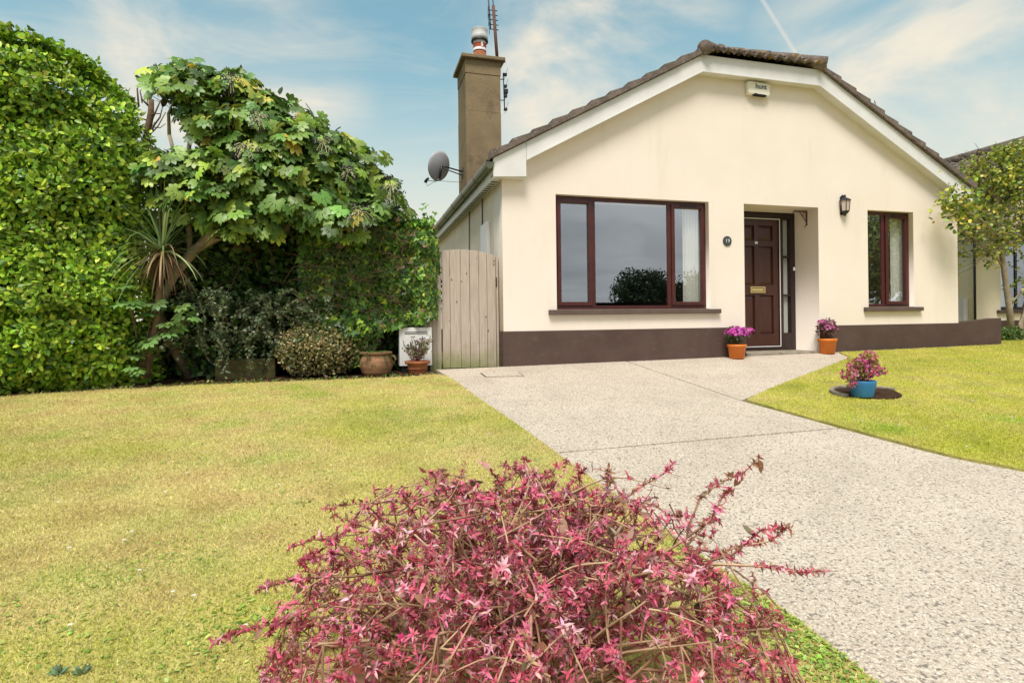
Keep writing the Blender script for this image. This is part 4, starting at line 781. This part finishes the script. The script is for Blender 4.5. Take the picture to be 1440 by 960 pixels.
# ivy mass
t = thing('ivy', (-1.4, .2, 0), 'glossy green ivy clump overhanging the white cabinet left of the gate', 'ivy')
n = 15500; X = rng.uniform(-2.45, -.78, n); tz = np.interp(X, [-2.5, -2.0, -1.2, -.95, -.8], [1.76, 1.80, 1.82, 1.79, 1.55]); bz = np.interp(X, [-2.5, -1.7, -1.5, -1.0, -.8], [.1, .1, .52, .60, .70]); Z = bz+(tz-bz)*rng.random(n)
P = np.column_stack([X, np.zeros(n), Z]); ed = np.clip((X+1.02)/.22, 0, 1); P[:, 1] = -.02+ed**2*.25-.11*snoise(P, 4., 2.)-.07*snoise(P, 9., 6.)+.18*rng.random(n)**1.5+np.clip((Z-tz+.18)/.18, 0, 1)**2*.2
n2 = 2500; P2 = np.column_stack([rng.uniform(-2.4, -.85, n2), rng.uniform(0, .6, n2), np.zeros(n2)]); P2[:, 2] = np.interp(P2[:, 0], [-2.5, -2.0, -1.2, -.95, -.8], [1.74, 1.79, 1.81, 1.77, 1.58])+.06*rng.normal(size=n2)*(1+(rng.random(n2) < .15)*1.5)
bare = (snoise(P, 3.1, 11.)+.35*rng.normal(size=n) > .60) & (P[:, 0] < -1.2); P = P[~bare]; n = len(P)
Nn = norm(np.concatenate([np.column_stack([ed[~bare]*.8, -np.ones(n), .25*np.ones(n)]), np.tile([0, -.3, 1.], (n2, 1))])+.4*rng.normal(size=(n+n2, 3))); P = np.concatenate([P, P2]); n = len(P)
A = norm(np.cross(Nn, rnd(n))+[0, 0, -.5]); cx_ = pal(n, [(.035, .08, .012), (.07, .145, .018), (.13, .24, .022), (.30, .42, .04), (.20, .13, .06)], [4, 4, 2.6, .8, .5]); cx_ *= (1+np.clip((P[:, 0]+1.25)*1.2, 0, .5)+np.clip((P[:, 2]-1.65)*5, 0, .7))[:, None]  # top and right end brightened: the light they catch is put into leaf colour
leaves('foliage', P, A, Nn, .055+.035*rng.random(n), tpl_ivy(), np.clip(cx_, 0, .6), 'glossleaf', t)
k = MB()
for i in range(130):
    b = np.array([random.uniform(-2.4, -1.15), random.uniform(-.12, .0), random.uniform(.75, 1.72)]); d = rng.normal(size=3)*[.16, .03, .10]; k.tube([b, b+d*.4+rng.normal(size=3)*.04, b+d*.8+rng.normal(size=3)*.04, b+d], [.005, .004, .003, .002], 4)
k.build('stems', 'bark', t); MB().box((-2.4, .2, .1), (-1.5, .6, 1.6)).box((-1.5, .2, .56), (-.98, .6, 1.62)).build('dark_core', 'core', t)
# variegated euonymus
c = gnd(448, 532); c[1] += .28; c[2] = float(gz(c[0], c[1])); t = thing('variegated_shrub', tuple(c), 'rounded cream and green variegated shrub left of the urn', 'shrub')
P1, N1 = ellips(9500, c+[0, 0, .30], (.50, .34, .33), .28); P1 += N1*(.05*snoise(P1, 9., 1.))[:, None]+.012*rng.normal(size=P1.shape); kp = P1[:, 2] > c[2]+.02; P1 = P1[kp]; N1 = N1[kp]; n = len(P1)
leaves('foliage', P1, norm(N1*.7+.7*rng.normal(size=(n, 3))+[0, 0, .4]), N1+.6*rng.normal(size=(n, 3)), .028+.018*rng.random(n), tpl_leaf(.3), pal(n, [(.46, .38, .18), (.34, .29, .11), (.18, .19, .06), (.58, .50, .30), (.09, .12, .04)], [3, 3, 2.5, 1.5, 2]), 'leaf', t)
MB().lathe([(.01, .05), (.36, .12), (.40, .3), (.30, .48), (.01, .56)], tuple(c), 16, sy=.65).build('dark_core', 'core', t)
# grey leaved shrub: arching sprays
t = thing('grey_leaved_shrub', (-3.0, -.05, 0), 'loose grey green shrub with trailing sprays over the mossy wall', 'shrub'); SPt = []; k = MB()
for i in range(150):
    x = random.uniform(-3.75, -2.05); b = np.array([x, random.uniform(0, .25), random.uniform(.35, .95)]); e = b+[random.gauss(0, .18), random.uniform(-.30, -.05), random.uniform(-.38, .12)]; md = (b+e)/2+[0, 0, .10]
    pts = [b*(1-s)**2+2*md*s*(1-s)+e*s*s for s in np.linspace(0, 1, 9)]; k.tube(pts[::2], .003, 4); SPt += [p+rng.normal(size=3)*.012 for p in pts for _ in range(5)]
k.build('stems', 'bark', t); P = np.array(SPt); n = len(P); leaves('foliage', P, rnd(n)+[0, -.3, .2], rnd(n)+[0, -.5, .6], .03+.018*rng.random(n), tpl_leaf(.33), pal(n, [(.13, .18, .09), (.20, .25, .13), (.30, .34, .21), (.08, .12, .045)], [3, 3, 1.3, 2]), 'leaf', t)

# fatsia tree
t = thing('fatsia_tree', (-3.6, .3, 0), 'large leaved fatsia tree with a leaning trunk and berry clusters', 'tree'); tb = MB()
def Y(px, py, y): return onY(px, py, y)
def limb(mb, pts, r0, r1, n=9): 
    k_ = len(pts); mb.tube(pts, [r0+(r1-r0)*i/(k_-1) for i in range(k_)], n)
base = np.array([-3.75, .5, -.05])
limb(tb, [base, Y(222, 440, .2), Y(245, 385, .15), Y(275, 350, .1), Y(305, 332, .1), Y(340, 318, .15)], .062, .052)
limb(tb, [Y(262, 365, .12), Y(290, 335, .05), Y(310, 315, -.05), Y(330, 290, -.1), Y(350, 262, 0)], .05, .03); limb(tb, [Y(300, 336, .1), Y(350, 312, .2), Y(400, 300, .25), Y(450, 290, .3), Y(500, 270, .2)], .05, .02)
limb(tb, [Y(268, 356, .12), Y(264, 300, .2), Y(262, 235, .2), Y(268, 190, .2)], .035, .022); limb(tb, [Y(262, 240, .2), Y(290, 200, .1), Y(300, 170, .1), Y(310, 140, .1)], .028, .015); limb(tb, [Y(238, 190, .2), Y(237, 160, .2), Y(247, 135, .2), Y(262, 115, .2)], .02, .012); limb(tb, [Y(262, 240, .2), Y(245, 215, .2), Y(238, 190, .2)], .02, .02)
limb(tb, [Y(350, 262, 0), Y(380, 220, 0), Y(420, 200, .1)], .03, .015); limb(tb, [Y(350, 262, 0), Y(330, 220, .0), Y(300, 185, .1)], .028, .014)
tb.build('trunk', 'palebark', t)
blobs = [((262, 112), 45, 24, .1, 16), ((320, 135), 55, 30, .1, 22), ((345, 170), 70, 40, .0, 30), ((400, 195), 70, 42, .0, 34), ((450, 225), 60, 44, .1, 32), ((500, 260), 52, 40, .1, 28), ((535, 285), 30, 26, .1, 12), ((390, 255), 90, 48, -.15, 46), ((330, 235), 70, 45, -.1, 36), ((240, 235), 45, 32, .0, 20), ((290, 270), 60, 34, -.1, 28), ((440, 290), 60, 28, -.1, 24), ((340, 300), 45, 22, -.2, 14), ((488, 308), 34, 20, -.25, 9)]
PP = []; AA = []; NN = []; SS = []; pet = MB(); tips = []
for (px, py), rx, ry, yy, kk in blobs:
    kk = int(kk*1.25)
    for i in range(kk):
        while True:
            u, v = random.uniform(-1, 1), random.uniform(-1, 1)
            if u*u+v*v < 1: break
        dpt = math.sqrt(1-u*u-v*v)*.42; ex = 1.18 if random.random() < .16 else .97; q = onY(px+u*rx*ex, py+v*ry*ex, yy-dpt*random.choice((1, .8, .4, -.6))+.1); tips.append(q)
        tilt = np.array([u*.5+.0, -.55, .75+(-v)*.35]); tilt = norm(tilt); q0 = q-tilt*.12+[0, .05, -.08]
        a0 = random.uniform(0, 6.28); nl = random.randint(5, 8)
        e1 = norm(np.cross(tilt, [1, .2, 0])); e2 = np.cross(tilt, e1)
        for j in range(nl):
            a = a0+2*math.pi*j/nl+random.uniform(-.3, .3); rad = e1*math.cos(a)+e2*math.sin(a); l = random.uniform(.10, .19); p = q+rad*l*.8+tilt*random.uniform(.0, .08)-[0, 0, l*.25]
            if j % 2 == 0: pet.tube([q0, (q0+p)/2+tilt*.02, p], .004, 4, False)
            PP.append(p); AA.append(rad*.9-[0, 0, .35]+rng.normal(size=3)*.15); NN.append(tilt*.7+rad*.5+rng.normal(size=3)*.45); SS.append(random.uniform(.09, .165))
PP = np.array(PP); n = len(PP); cc = pal(n, [(.12, .22, .045), (.18, .30, .055), (.27, .40, .07), (.44, .53, .08), (.07, .13, .025), (.58, .46, .08)], [3, 4, 3, 1.3, 2.6, .3], .16)
leaves('crown', PP, np.array(AA), np.array(NN), np.array(SS), tpl_palm(8, 250), cc, 'glossleaf', t); pet.build('leaf_stalks', mat('leaf_stalk', (.28, .30, .10), .6), t)
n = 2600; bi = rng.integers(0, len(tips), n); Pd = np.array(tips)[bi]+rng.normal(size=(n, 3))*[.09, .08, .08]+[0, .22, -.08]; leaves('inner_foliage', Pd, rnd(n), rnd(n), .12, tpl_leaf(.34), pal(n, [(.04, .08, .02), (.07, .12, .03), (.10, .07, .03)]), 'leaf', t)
def umbel(px, py, y, s=1.):
    c = onY(px, py, y); st_ = MB(); be = MB()
    for i in range(22):
        d = norm(rng.normal(size=3)+[0, -.5, -.1]); e = c+d*.13*s+[0, 0, -.05*s]; st_.tube([c, c+d*.07*s, e], .003, 4)
        for j in range(7): q = e+rng.normal(size=3)*.016*s; be.lathe([(0, -.007), (.006, -.003), (.006, .003), (0, .007)], tuple(q), 6)
    tag(st_.build('umbel_stalks', mat_umb, t), kind='stuff'); tag(be.build('berries', mat_ber, t), kind='stuff')
mat_umb = mat('umbel_stalk', (.55, .52, .33), .7); mat_ber = mat('dark_berry', (.03, .02, .035), .5)
for a in ((503, 298, -.62, 1.25), (550, 262, -.5, 1.1), (325, 112, -.4, .8), (365, 165, -.55, .9), (345, 205, -.7, 1.), (455, 200, -.5, .8), (490, 240, -.6, .7)): umbel(*a)
# bare tree behind
t = thing('bare_tree', (-3.9, .9, 0), 'leafless cut back tree top between hedge and fatsia', 'tree'); k = MB(); limb(k, [np.array([-4.2, .95, 0]), Y(190, 300, .95), Y(205, 200, .95), Y(212, 160, .95), Y(213, 140, .95)], .06, .028)
for (a, b, c_, r) in (((205, 192), (225, 165), (233, 133), .014), ((208, 182), (222, 150), (226, 141), .013), ((210, 150), (200, 140), (197, 130), .014), ((205, 195), (222, 178), (233, 158), .010), ((203, 180), (215, 160), (225, 160), .012), ((208, 170), (195, 165), (190, 175), .010), ((206, 200), (215, 180), (218, 172), .018), ((200, 145), (197, 128), (202, 123), .008), ((210, 178), (225, 180), (233, 174), .007), ((195, 150), (193, 125), (195, 120), .012)): limb(k, [Y(*a, .95), Y(*b, .93), Y(*c_, .95)], r, r*.5, 6)
k.build('branches', 'bark', t)
# cordyline
t = thing('cordyline', (-3.85, .0, -.05), 'spiky cordyline with drooping dead straw leaves beside the hedge', 'tree'); cc0 = onY(228, 352, -.12); k = MB(); limb(k, [onY(206, 532, -.12), onY(211, 495, -.12), onY(221, 450, -.12), onY(224, 410, -.12), cc0], .030, .035, 8); k.build('trunk', 'bark', t)
def straps(name, k_, lmin, lmax, updir, droop, wd_, cols, wts=None):
    Vv = []; Ff = []; Cc = []; nseg = 7; cl_ = pal(k_, cols, wts)
    for i in range(k_):
        d = norm(rng.normal(size=3)*[1, .8, .7]+np.array(updir)); L_ = random.uniform(lmin, lmax); side = norm(np.cross(d, UP+rng.normal(size=3)*.1)); b = len(Vv); p = cc0+rng.normal(size=3)*.02; dd = d.copy()
        for s_ in range(nseg+1):
            f = s_/nseg; w_ = wd_*(.6+1.6*f-2.2*f*f+.0)*(1 if f < 1 else .1); w_ = max(w_, .001); Vv += [p-side*w_, p+side*w_]; Cc += [cl_[i]]*2; p = p+dd*L_/nseg; dd = norm(dd+np.array([0, 0, -1.])*droop*(.3+f)*random.uniform(.5, 1.5)/nseg*2)
        Ff += [(b+2*s_, b+2*s_+1, b+2*s_+3, b+2*s_+2) for s_ in range(nseg)]
    me = bpy.data.meshes.new(name); me.from_pydata([tuple(np.array(v)-ORG[t]) for v in Vv], [], Ff); at = me.attributes.new('tint', 'FLOAT_COLOR', 'POINT'); a_ = np.ones((len(Vv), 4), np.float32); a_[:, :3] = Cc; at.data.foreach_set('color', a_.ravel()); link(name, me, M['leaf'], t)
straps('leaves', 95, .60, 1.0, (0, -.15, .75), .85, .010, [(.18, .27, .11), (.26, .34, .14), (.38, .44, .22), (.12, .18, .06)]); straps('dead_leaves', 90, .35, .60, (0, -.15, -.9), 1.0, .009, [(.34, .22, .12), (.24, .13, .08), (.42, .30, .16)])
# fatsia seedling at foot
t = thing('young_fatsia', (-3.9, -.25, -.05), 'small fatsia with low hand shaped leaves at the hedge foot', 'shrub'); PP = []; AA = []; NN = []; k = MB(); bs = onY(200, 528, -.15)
for (px, py) in ((215, 440), (212, 430), (178, 400), (205, 485), (228, 470), (185, 500), (190, 520), (250, 430), (262, 445), (195, 478), (240, 455), (180, 425)):
    q = onY(px, py, random.uniform(-.35, -.05)); k.tube([bs, (bs+q)/2+[0, .03, .05], q+[0, .04, -.03]], .005, 5)
    for j in range(4): a = random.uniform(0, 6.28); PP.append(q+[math.cos(a)*.06, math.sin(a)*.04, random.uniform(-.04, .03)]); AA.append([math.cos(a), math.sin(a)-.3, -.35]); NN.append([0, -.6, .8])
k.build('stems', 'bark', t); n = len(PP); leaves('foliage', np.array(PP), np.array(AA), np.array(NN)+.2*rng.normal(size=(n, 3)), .10+.04*rng.random(n), tpl_palm(7, 220), pal(n, [(.13, .25, .06), (.19, .32, .08), (.09, .18, .04)]), 'glossleaf', t)

# right hand tree: twin trunks
t = thing('small_tree', (9.95, .9, .1), 'small twin trunked tree with yellow green leaves at the right edge', 'tree'); k = MB(); b0 = onY(1424, 480, 1.0)
tr_ = [[(1424, 480), (1419, 430), (1412, 380), (1406, 335), (1402, 290), (1405, 240)], [(1437, 478), (1436, 455), (1441, 430), (1452, 390), (1460, 330), (1462, 270)], [(1412, 380), (1395, 350), (1370, 335), (1345, 320)], [(1406, 335), (1385, 300), (1355, 285), (1338, 290)], [(1404, 310), (1425, 270), (1440, 240)], [(1402, 290), (1390, 255), (1375, 235)], [(1419, 430), (1445, 400), (1475, 380)], [(1405, 240), (1412, 215), (1425, 200)], [(1410, 360), (1430, 330), (1450, 320)], [(1452, 390), (1480, 350), (1500, 300)], [(1460, 330), (1440, 300), (1430, 270)]]
for i, q in enumerate(tr_):
    r0 = (.062, .05, .02, .02, .022, .018, .02, .018, .016, .022, .02)[i]; limb(k, [onY(x, yy, 1.0+(.12*math.sin(i*2.1)*j/len(q))) for j, (x, yy) in enumerate(q)], r0, r0*.45, 8)
limb(k, [onY(1406, 335, 1.0), onY(1392, 318, .6), onY(1374, 305, .1), onY(1352, 292, -.38)], .018, .006, 7)
for j in range(26): b = onY(1352, 292, -.38); k.tube([b, b+rng.normal(size=3)*[.14, .07, .12]], [.005, .002], 4, False)
tipl = []
for i in range(560):
    a = random.random(); q = tr_[random.choice([0, 0, 1, 2, 3, 4, 5, 7, 7, 4, 5, 8, 9, 10, 2, 3])]; j = random.randint(max(len(q)-3, 1), len(q)-1); b = onY(q[j][0], q[j][1], 1.0); e = b+rng.normal(size=3)*[.30, .32, .22]+[0, 0, .05]; e[2] = min(e[2], onY(1410, 214, 1.0)[2])
    k.tube([b, (b+e)/2+rng.normal(size=3)*.05, e], [.007, .005, .002], 4, False); tipl.append((b, e))
k.build('trunk', 'palebark', t); P = np.array([b+(e-b)*f+rng.normal(size=3)*.035 for b, e in tipl for f in rng.uniform(.45, 1.08, 9)]); 
lft = np.column_stack([rng.normal(size=430)*.17, rng.normal(size=430)*.10, rng.normal(size=430)*.15])+onY(1349, 288, -.38); P = np.concatenate([P, lft]); crown = np.column_stack([rng.normal(size=1900)*.50, rng.normal(size=1900)*.42, rng.normal(size=1900)*.24])+onY(1422, 256, 1.0); P = np.concatenate([P, crown]); P = P[P[:, 2] < onY(1410, 212, 1.0)[2]+.08*np.sin(P[:, 0]*5)+.14*rng.random(len(P))-.80*np.clip(9.85-P[:, 0], 0, .75)]; n = len(P); leaves('crown', P, rnd(n)+[0, 0, .2], rnd(n)+[0, -.2, .5], .055+.035*rng.random(n), tpl_leaf(.36), pal(n, [(.20, .29, .04), (.32, .40, .05), (.50, .50, .06), (.62, .52, .10), (.09, .14, .02)], [3, 3, 2, 1.3, 2]), 'glossleaf', t)
t = thing('ground_plant', (10.0, .8, .1), 'low leafy clump at the foot of the twin trunked tree', 'plant'); bush('foliage', t, onY(1420, 470, .75), (.35, .2, .13), 900, .05, [(.12, .20, .05), (.18, .28, .06), (.08, .13, .03)], shell=.8)
# trees across the road that the windows mirror
def big_tree(loc, h, r, label, nleaf, cols, size=.22, squash=.75):
    x, y_, z = loc; t = thing('garden_tree', loc, label, 'tree'); k = MB(); k.tube([(x, y_, z), (x+.05, y_, z+h*.35), (x, y_, z+h*.7)], [.16, .12, .06], 8); cs = [(np.array([x+random.uniform(-.6, .6)*r, y_+random.uniform(-.5, .5)*r, z+h*random.uniform(.42, .86)]), r*random.uniform(.3, .55)) for _ in range(12)]
    for c_, rr in cs: k.tube([(x, y_, z+h*.35), c_], [.07, .03], 6)
    k.build('trunk', 'bark', t); PP = []; NN = []
    for c_, rr in cs: p, n_ = ellips(nleaf//12, c_, (rr, rr, rr*squash), .7); PP.append(p); NN.append(n_)
    P = np.concatenate(PP); Nn = np.concatenate(NN); n = len(P); leaves('crown', P, rnd(n), Nn+.6*rnd(n), size*(.7+.6*rng.random(n)), tpl_leaf(.35), pal(n, cols), 'leaf', t)
big_tree((18.4, -30, -.95), 5.2, 3.2, 'dark round tree far across the road mirrored in the big window', 9000, [(.035, .06, .02), (.06, .09, .03), (.02, .04, .015)])
big_tree((22.5, -29, -.95), 4.9, 3.0, 'second dark tree across the road beside the round one', 7000, [(.035, .06, .02), (.06, .09, .03), (.02, .04, .015)])
big_tree((15.5, -9.3, -.85), 5.6, 3.4, 'leafy garden tree beside the road mirrored in the narrow window', 7000, [(.18, .24, .06), (.28, .34, .10), (.10, .14, .04), (.38, .38, .18)], .13)
big_tree((20.5, -12.5, -.85), 7., 3.6, 'taller leafy garden tree beside the road on the far right', 9000, [(.08, .12, .03), (.12, .16, .04), (.05, .08, .02)], .18)

# ================================================================== FOREGROUND SHRUB
D0 = 1.62; root_ = CAM+FW*D0+RT*.03; gb = float(gz(root_[0], root_[1])); root_ = np.array([root_[0], root_[1], gb])
t = thing('crimson_shrub', tuple(root_), 'crimson leaved twiggy shrub in the foreground', 'shrub'); st1 = MB(); st2 = MB(); clusters = []
def dome(lat, dep):          # height of the shrub surface above its root for a lateral and depth offset
    r2 = (abs(lat)/.74)**2.6+(abs(dep)/.50)**2.2; return .70*max(1-r2, 0)**.42
def W3(lat, dep, z): return root_+RT*lat+FW*dep+UP*z
def bez(a, b, c_, d, n): s = np.linspace(0, 1, n)[:, None]; return (1-s)**3*a+3*(1-s)**2*s*b+3*(1-s)*s*s*c_+s**3*d
def twig(pts, r, mb, dens=1., start=.25, n=4):
    mb.tube(list(pts), [r*(1-.7*i/(len(pts)-1)) for i in range(len(pts))], n, False)
    L_ = sum(np.linalg.norm(pts[i+1]-pts[i]) for i in range(len(pts)-1)); k_ = max(int(L_/.0080*dens), 3)
    for f in np.linspace(start, 1, k_):
        x = f*(len(pts)-1); i = min(int(x), len(pts)-2); p = pts[i]+(pts[i+1]-pts[i])*(x-i); clusters.append((p, norm(pts[i+1]-pts[i])))
ends = []
for i in range(75):       # bare arching tan twigs near the surface
    lat, dep = random.uniform(-.66, .66), random.uniform(-.45, .2); h = dome(lat, dep)
    if h < .1: continue
    p = W3(lat, dep, h*random.uniform(.7, 1.)); d = norm(RT*random.gauss(0, 1)+UP*random.gauss(.15, .35)+FW*random.gauss(0, .5)); q = p+d*random.uniform(.12, .32); q[2] = min(q[2], root_[2]+max(dome((q-root_)@RT, (q-root_)@FW), .2)+.02); md = (p+q)/2+UP*.02+rng.normal(size=3)*.02; pts = bez(p, md, md, q, 7); st1.tube(list(pts), [.0026, .0024, .0022, .002, .0018, .0014, .001], 4, False)
    for f in (2, 4, 5, 6): clusters.append((pts[f], d))
for i in range(120):
    while True:
        lat, dep = random.uniform(-.74, .74), random.uniform(-.5, .5); h = dome(lat, dep)
        if h > .12: break
    e = W3(lat, dep, h*random.uniform(.72, 1.0)); b = root_+RT*random.gauss(0, .06)+FW*random.gauss(0, .05)
    m1 = b+(e-b)*.25+UP*.18; m2 = b+(e-b)*.75+UP*.06+rng.normal(size=3)*.04; pts = bez(b, m1, m2, e, 9); st1.tube(list(pts), [.0052*(1-.65*j/8) for j in range(9)], 5, False)
    for j in range(9):
        s = random.randint(3, 8); p = pts[s]; o_ = rng.normal(size=3); d = norm(norm(e-root_)*.8+o_*.75+UP*.05); L_ = random.uniform(.08, .20); q = p+d*L_; 
        rel = q-root_; hq = dome(rel@RT, rel@FW)
        if rel[2] > hq+.03: q[2] = root_[2]+hq+random.uniform(-.03, .03)
        md = (p+q)/2+rng.normal(size=3)*.018; twig(bez(p, md, (md+q)/2+rng.normal(size=3)*.01, q, 6), .0028, st2 if random.random() < .5 else st1, .8)
def hero(pxs, depth, r=.004, dens=.8):
    pts = [onD(x, yy, depth+.02*j*0) for j, (x, yy) in enumerate(pxs)]; pts = np.array(pts); s = np.linspace(0, len(pts)-1, 4*len(pts)); ii = np.minimum(s.astype(int), len(pts)-2); f = (s-ii)[:, None]; sm = pts[ii]*(1-f)+pts[ii+1]*f; twig(sm, r, st1 if random.random() < .6 else st2, dens, .35)
for q, d in (([(960, 780), (970, 735), (985, 700), (1010, 680), (1045, 665), (1068, 642)], 1.55), ([(980, 792), (1040, 794), (1080, 797), (1120, 804), (1158, 803)], 1.45), ([(950, 800), (1030, 780), (1070, 745), (1110, 742)], 1.5), ([(560, 720), (590, 700), (620, 690), (610, 668), (606, 664)], 1.7), ([(640, 760), (600, 715), (560, 705), (500, 708), (458, 714)], 1.65), ([(560, 830), (480, 840), (400, 872), (340, 888), (300, 904)], 1.45), ([(560, 800), (500, 810), (430, 812), (385, 822), (362, 830)], 1.5), ([(930, 820), (980, 840), (1015, 842)], 1.45), ([(900, 940), (960, 945), (1010, 930), (1050, 945), (1070, 955)], 1.35), ([(880, 960), (930, 915), (965, 910), (985, 930), (1030, 925)], 1.35), ([(820, 720), (815, 680), (812, 655)], 1.75), ([(860, 740), (880, 700), (900, 685), (935, 665), (945, 652)], 1.75), ([(700, 740), (690, 700), (712, 672)], 1.8), ([(900, 800), (960, 760), (1000, 730), (1015, 700), (1028, 690)], 1.55), ([(940, 850), (980, 800), (1030, 770), (1085, 760), (1100, 745)], 1.6), ([(500, 790), (470, 760), (440, 758), (410, 770)], 1.6), ([(520, 900), (450, 905), (400, 925), (370, 950)], 1.35), ([(600, 720), (640, 690), (670, 680)], 1.75), ([(540, 750), (500, 735), (470, 725)], 1.65)): hero(q, d)
st1.build('stems', 'twig', t); st2.build('young_twigs', 'redtwig', t)
P = []; A = []; NN = []; SS = []; CC = []
crim = np.array([(.70, .16, .25), (.60, .11, .17), (.80, .42, .46), (.38, .07, .09), (.78, .22, .34)]); brn = np.array([(.34, .17, .10), (.26, .12, .07), (.44, .28, .18)])
for (p, d) in clusters:
    if random.random() < .14: continue
    k_ = random.randint(2, 4) if random.random() < .6 else random.randint(5, 7); ax_ = norm(d*.6+UP*.45+rng.normal(size=3)*.5); e1 = norm(np.cross(ax_, rng.normal(size=3))); e2 = np.cross(ax_, e1); sc = random.uniform(.011, .022); cb0 = crim[rng.choice(5, p=[.34, .22, .18, .12, .14])] if random.random() < .76 else brn[rng.integers(3)]
    for j in range(k_): a = 2*math.pi*j/k_+random.uniform(-.4, .4); opn = random.uniform(.25, 1.0); rad = e1*math.cos(a)+e2*math.sin(a); P.append(p); A.append(ax_*.7+rad*opn+rng.normal(size=3)*.22); NN.append(ax_-rad*.5); SS.append(sc*random.uniform(.7, 1.2)); CC.append(cb0*random.uniform(.7, 1.3))
n = len(P); leaves('foliage', np.array(P), np.array(A), np.array(NN), np.array(SS), tpl_leaf(.20, .10, .60), np.clip(np.array(CC)*(1+.08*rng.normal(size=(n, 3))), 0.01, .9), 'leaf', t)
# larger mature leaves
P = []; A = []; CC = []; SS = []
for i in range(150):
    p, d = random.choice(clusters); P.append(p); A.append(rng.normal(size=3)*.7+d*.4-UP*.45); SS.append(random.uniform(.028, .055)); CC.append([(.32, .15, .09), (.36, .10, .07), (.46, .26, .20), (.18, .16, .08)][random.choice([0, 0, 1, 2, 2, 3])])
for (px, py, dep_, dx, dz_, s, c_) in ((985, 842, 1.44, -.1, -1, .075, (.08, .10, .04)), (1008, 841, 1.44, .1, -1, .085, (.42, .06, .03)), (1017, 843, 1.45, .25, -1, .06, (.30, .10, .06)), (1015, 842, 1.45, .6, -.7, .045, (.45, .07, .04)), (1066, 645, 1.55, .35, -1, .045, (.34, .16, .08)), (1045, 665, 1.55, -.5, -.7, .045, (.32, .16, .09)), (1058, 654, 1.55, .9, .1, .035, (.42, .20, .12)), (1108, 742, 1.5, .5, -.8, .035, (.4, .12, .1)), (600, 664, 1.7, -.6, .3, .03, (.4, .1, .1)), (690, 700, 1.8, -.1, -1, .055, (.20, .18, .08)), (700, 690, 1.8, .7, -.6, .05, (.25, .17, .08))):
    P.append(onD(px, py, dep_)); A.append(RT*dx+UP*dz_); SS.append(s); CC.append(c_)
n = len(P); leaves('mature_leaves', np.array(P), np.array(A), -np.tile(FW, (n, 1))+.5*rng.normal(size=(n, 3))+[0, 0, .3], np.array(SS), tpl_leaf(.24, .05, .25), np.array(CC, float), 'leaf', t)
# a few small magenta blossoms in the shrub
P = []; 
for i in range(26): p, d = random.choice(clusters); P.append(p+UP*.012)
P = np.array(P); n = len(P); leaves('blossoms', np.repeat(P, 5, 0), rnd(n*5)+[0, 0, .3], rnd(n*5), .014, tpl_leaf(.4), pal(n*5, [(.75, .06, .22), (.80, .20, .35)]), 'petal', t)
# spiky weed at the bottom left
wq = gnd(105, 958); t = thing('weed', tuple(wq), 'grey green leafy weed in the lawn at the bottom left corner', 'weed'); P = np.repeat(np.array([wq+[.02, 0, .02], wq+[-.05, .02, .02]]), 16, 0); n = len(P); leaves('foliage', P, rnd(n)+[0, 0, .9], rnd(n), .034, tpl_leaf(.2), pal(n, [(.24, .34, .20), (.32, .42, .24), (.18, .26, .13)]), 'leaf', t)
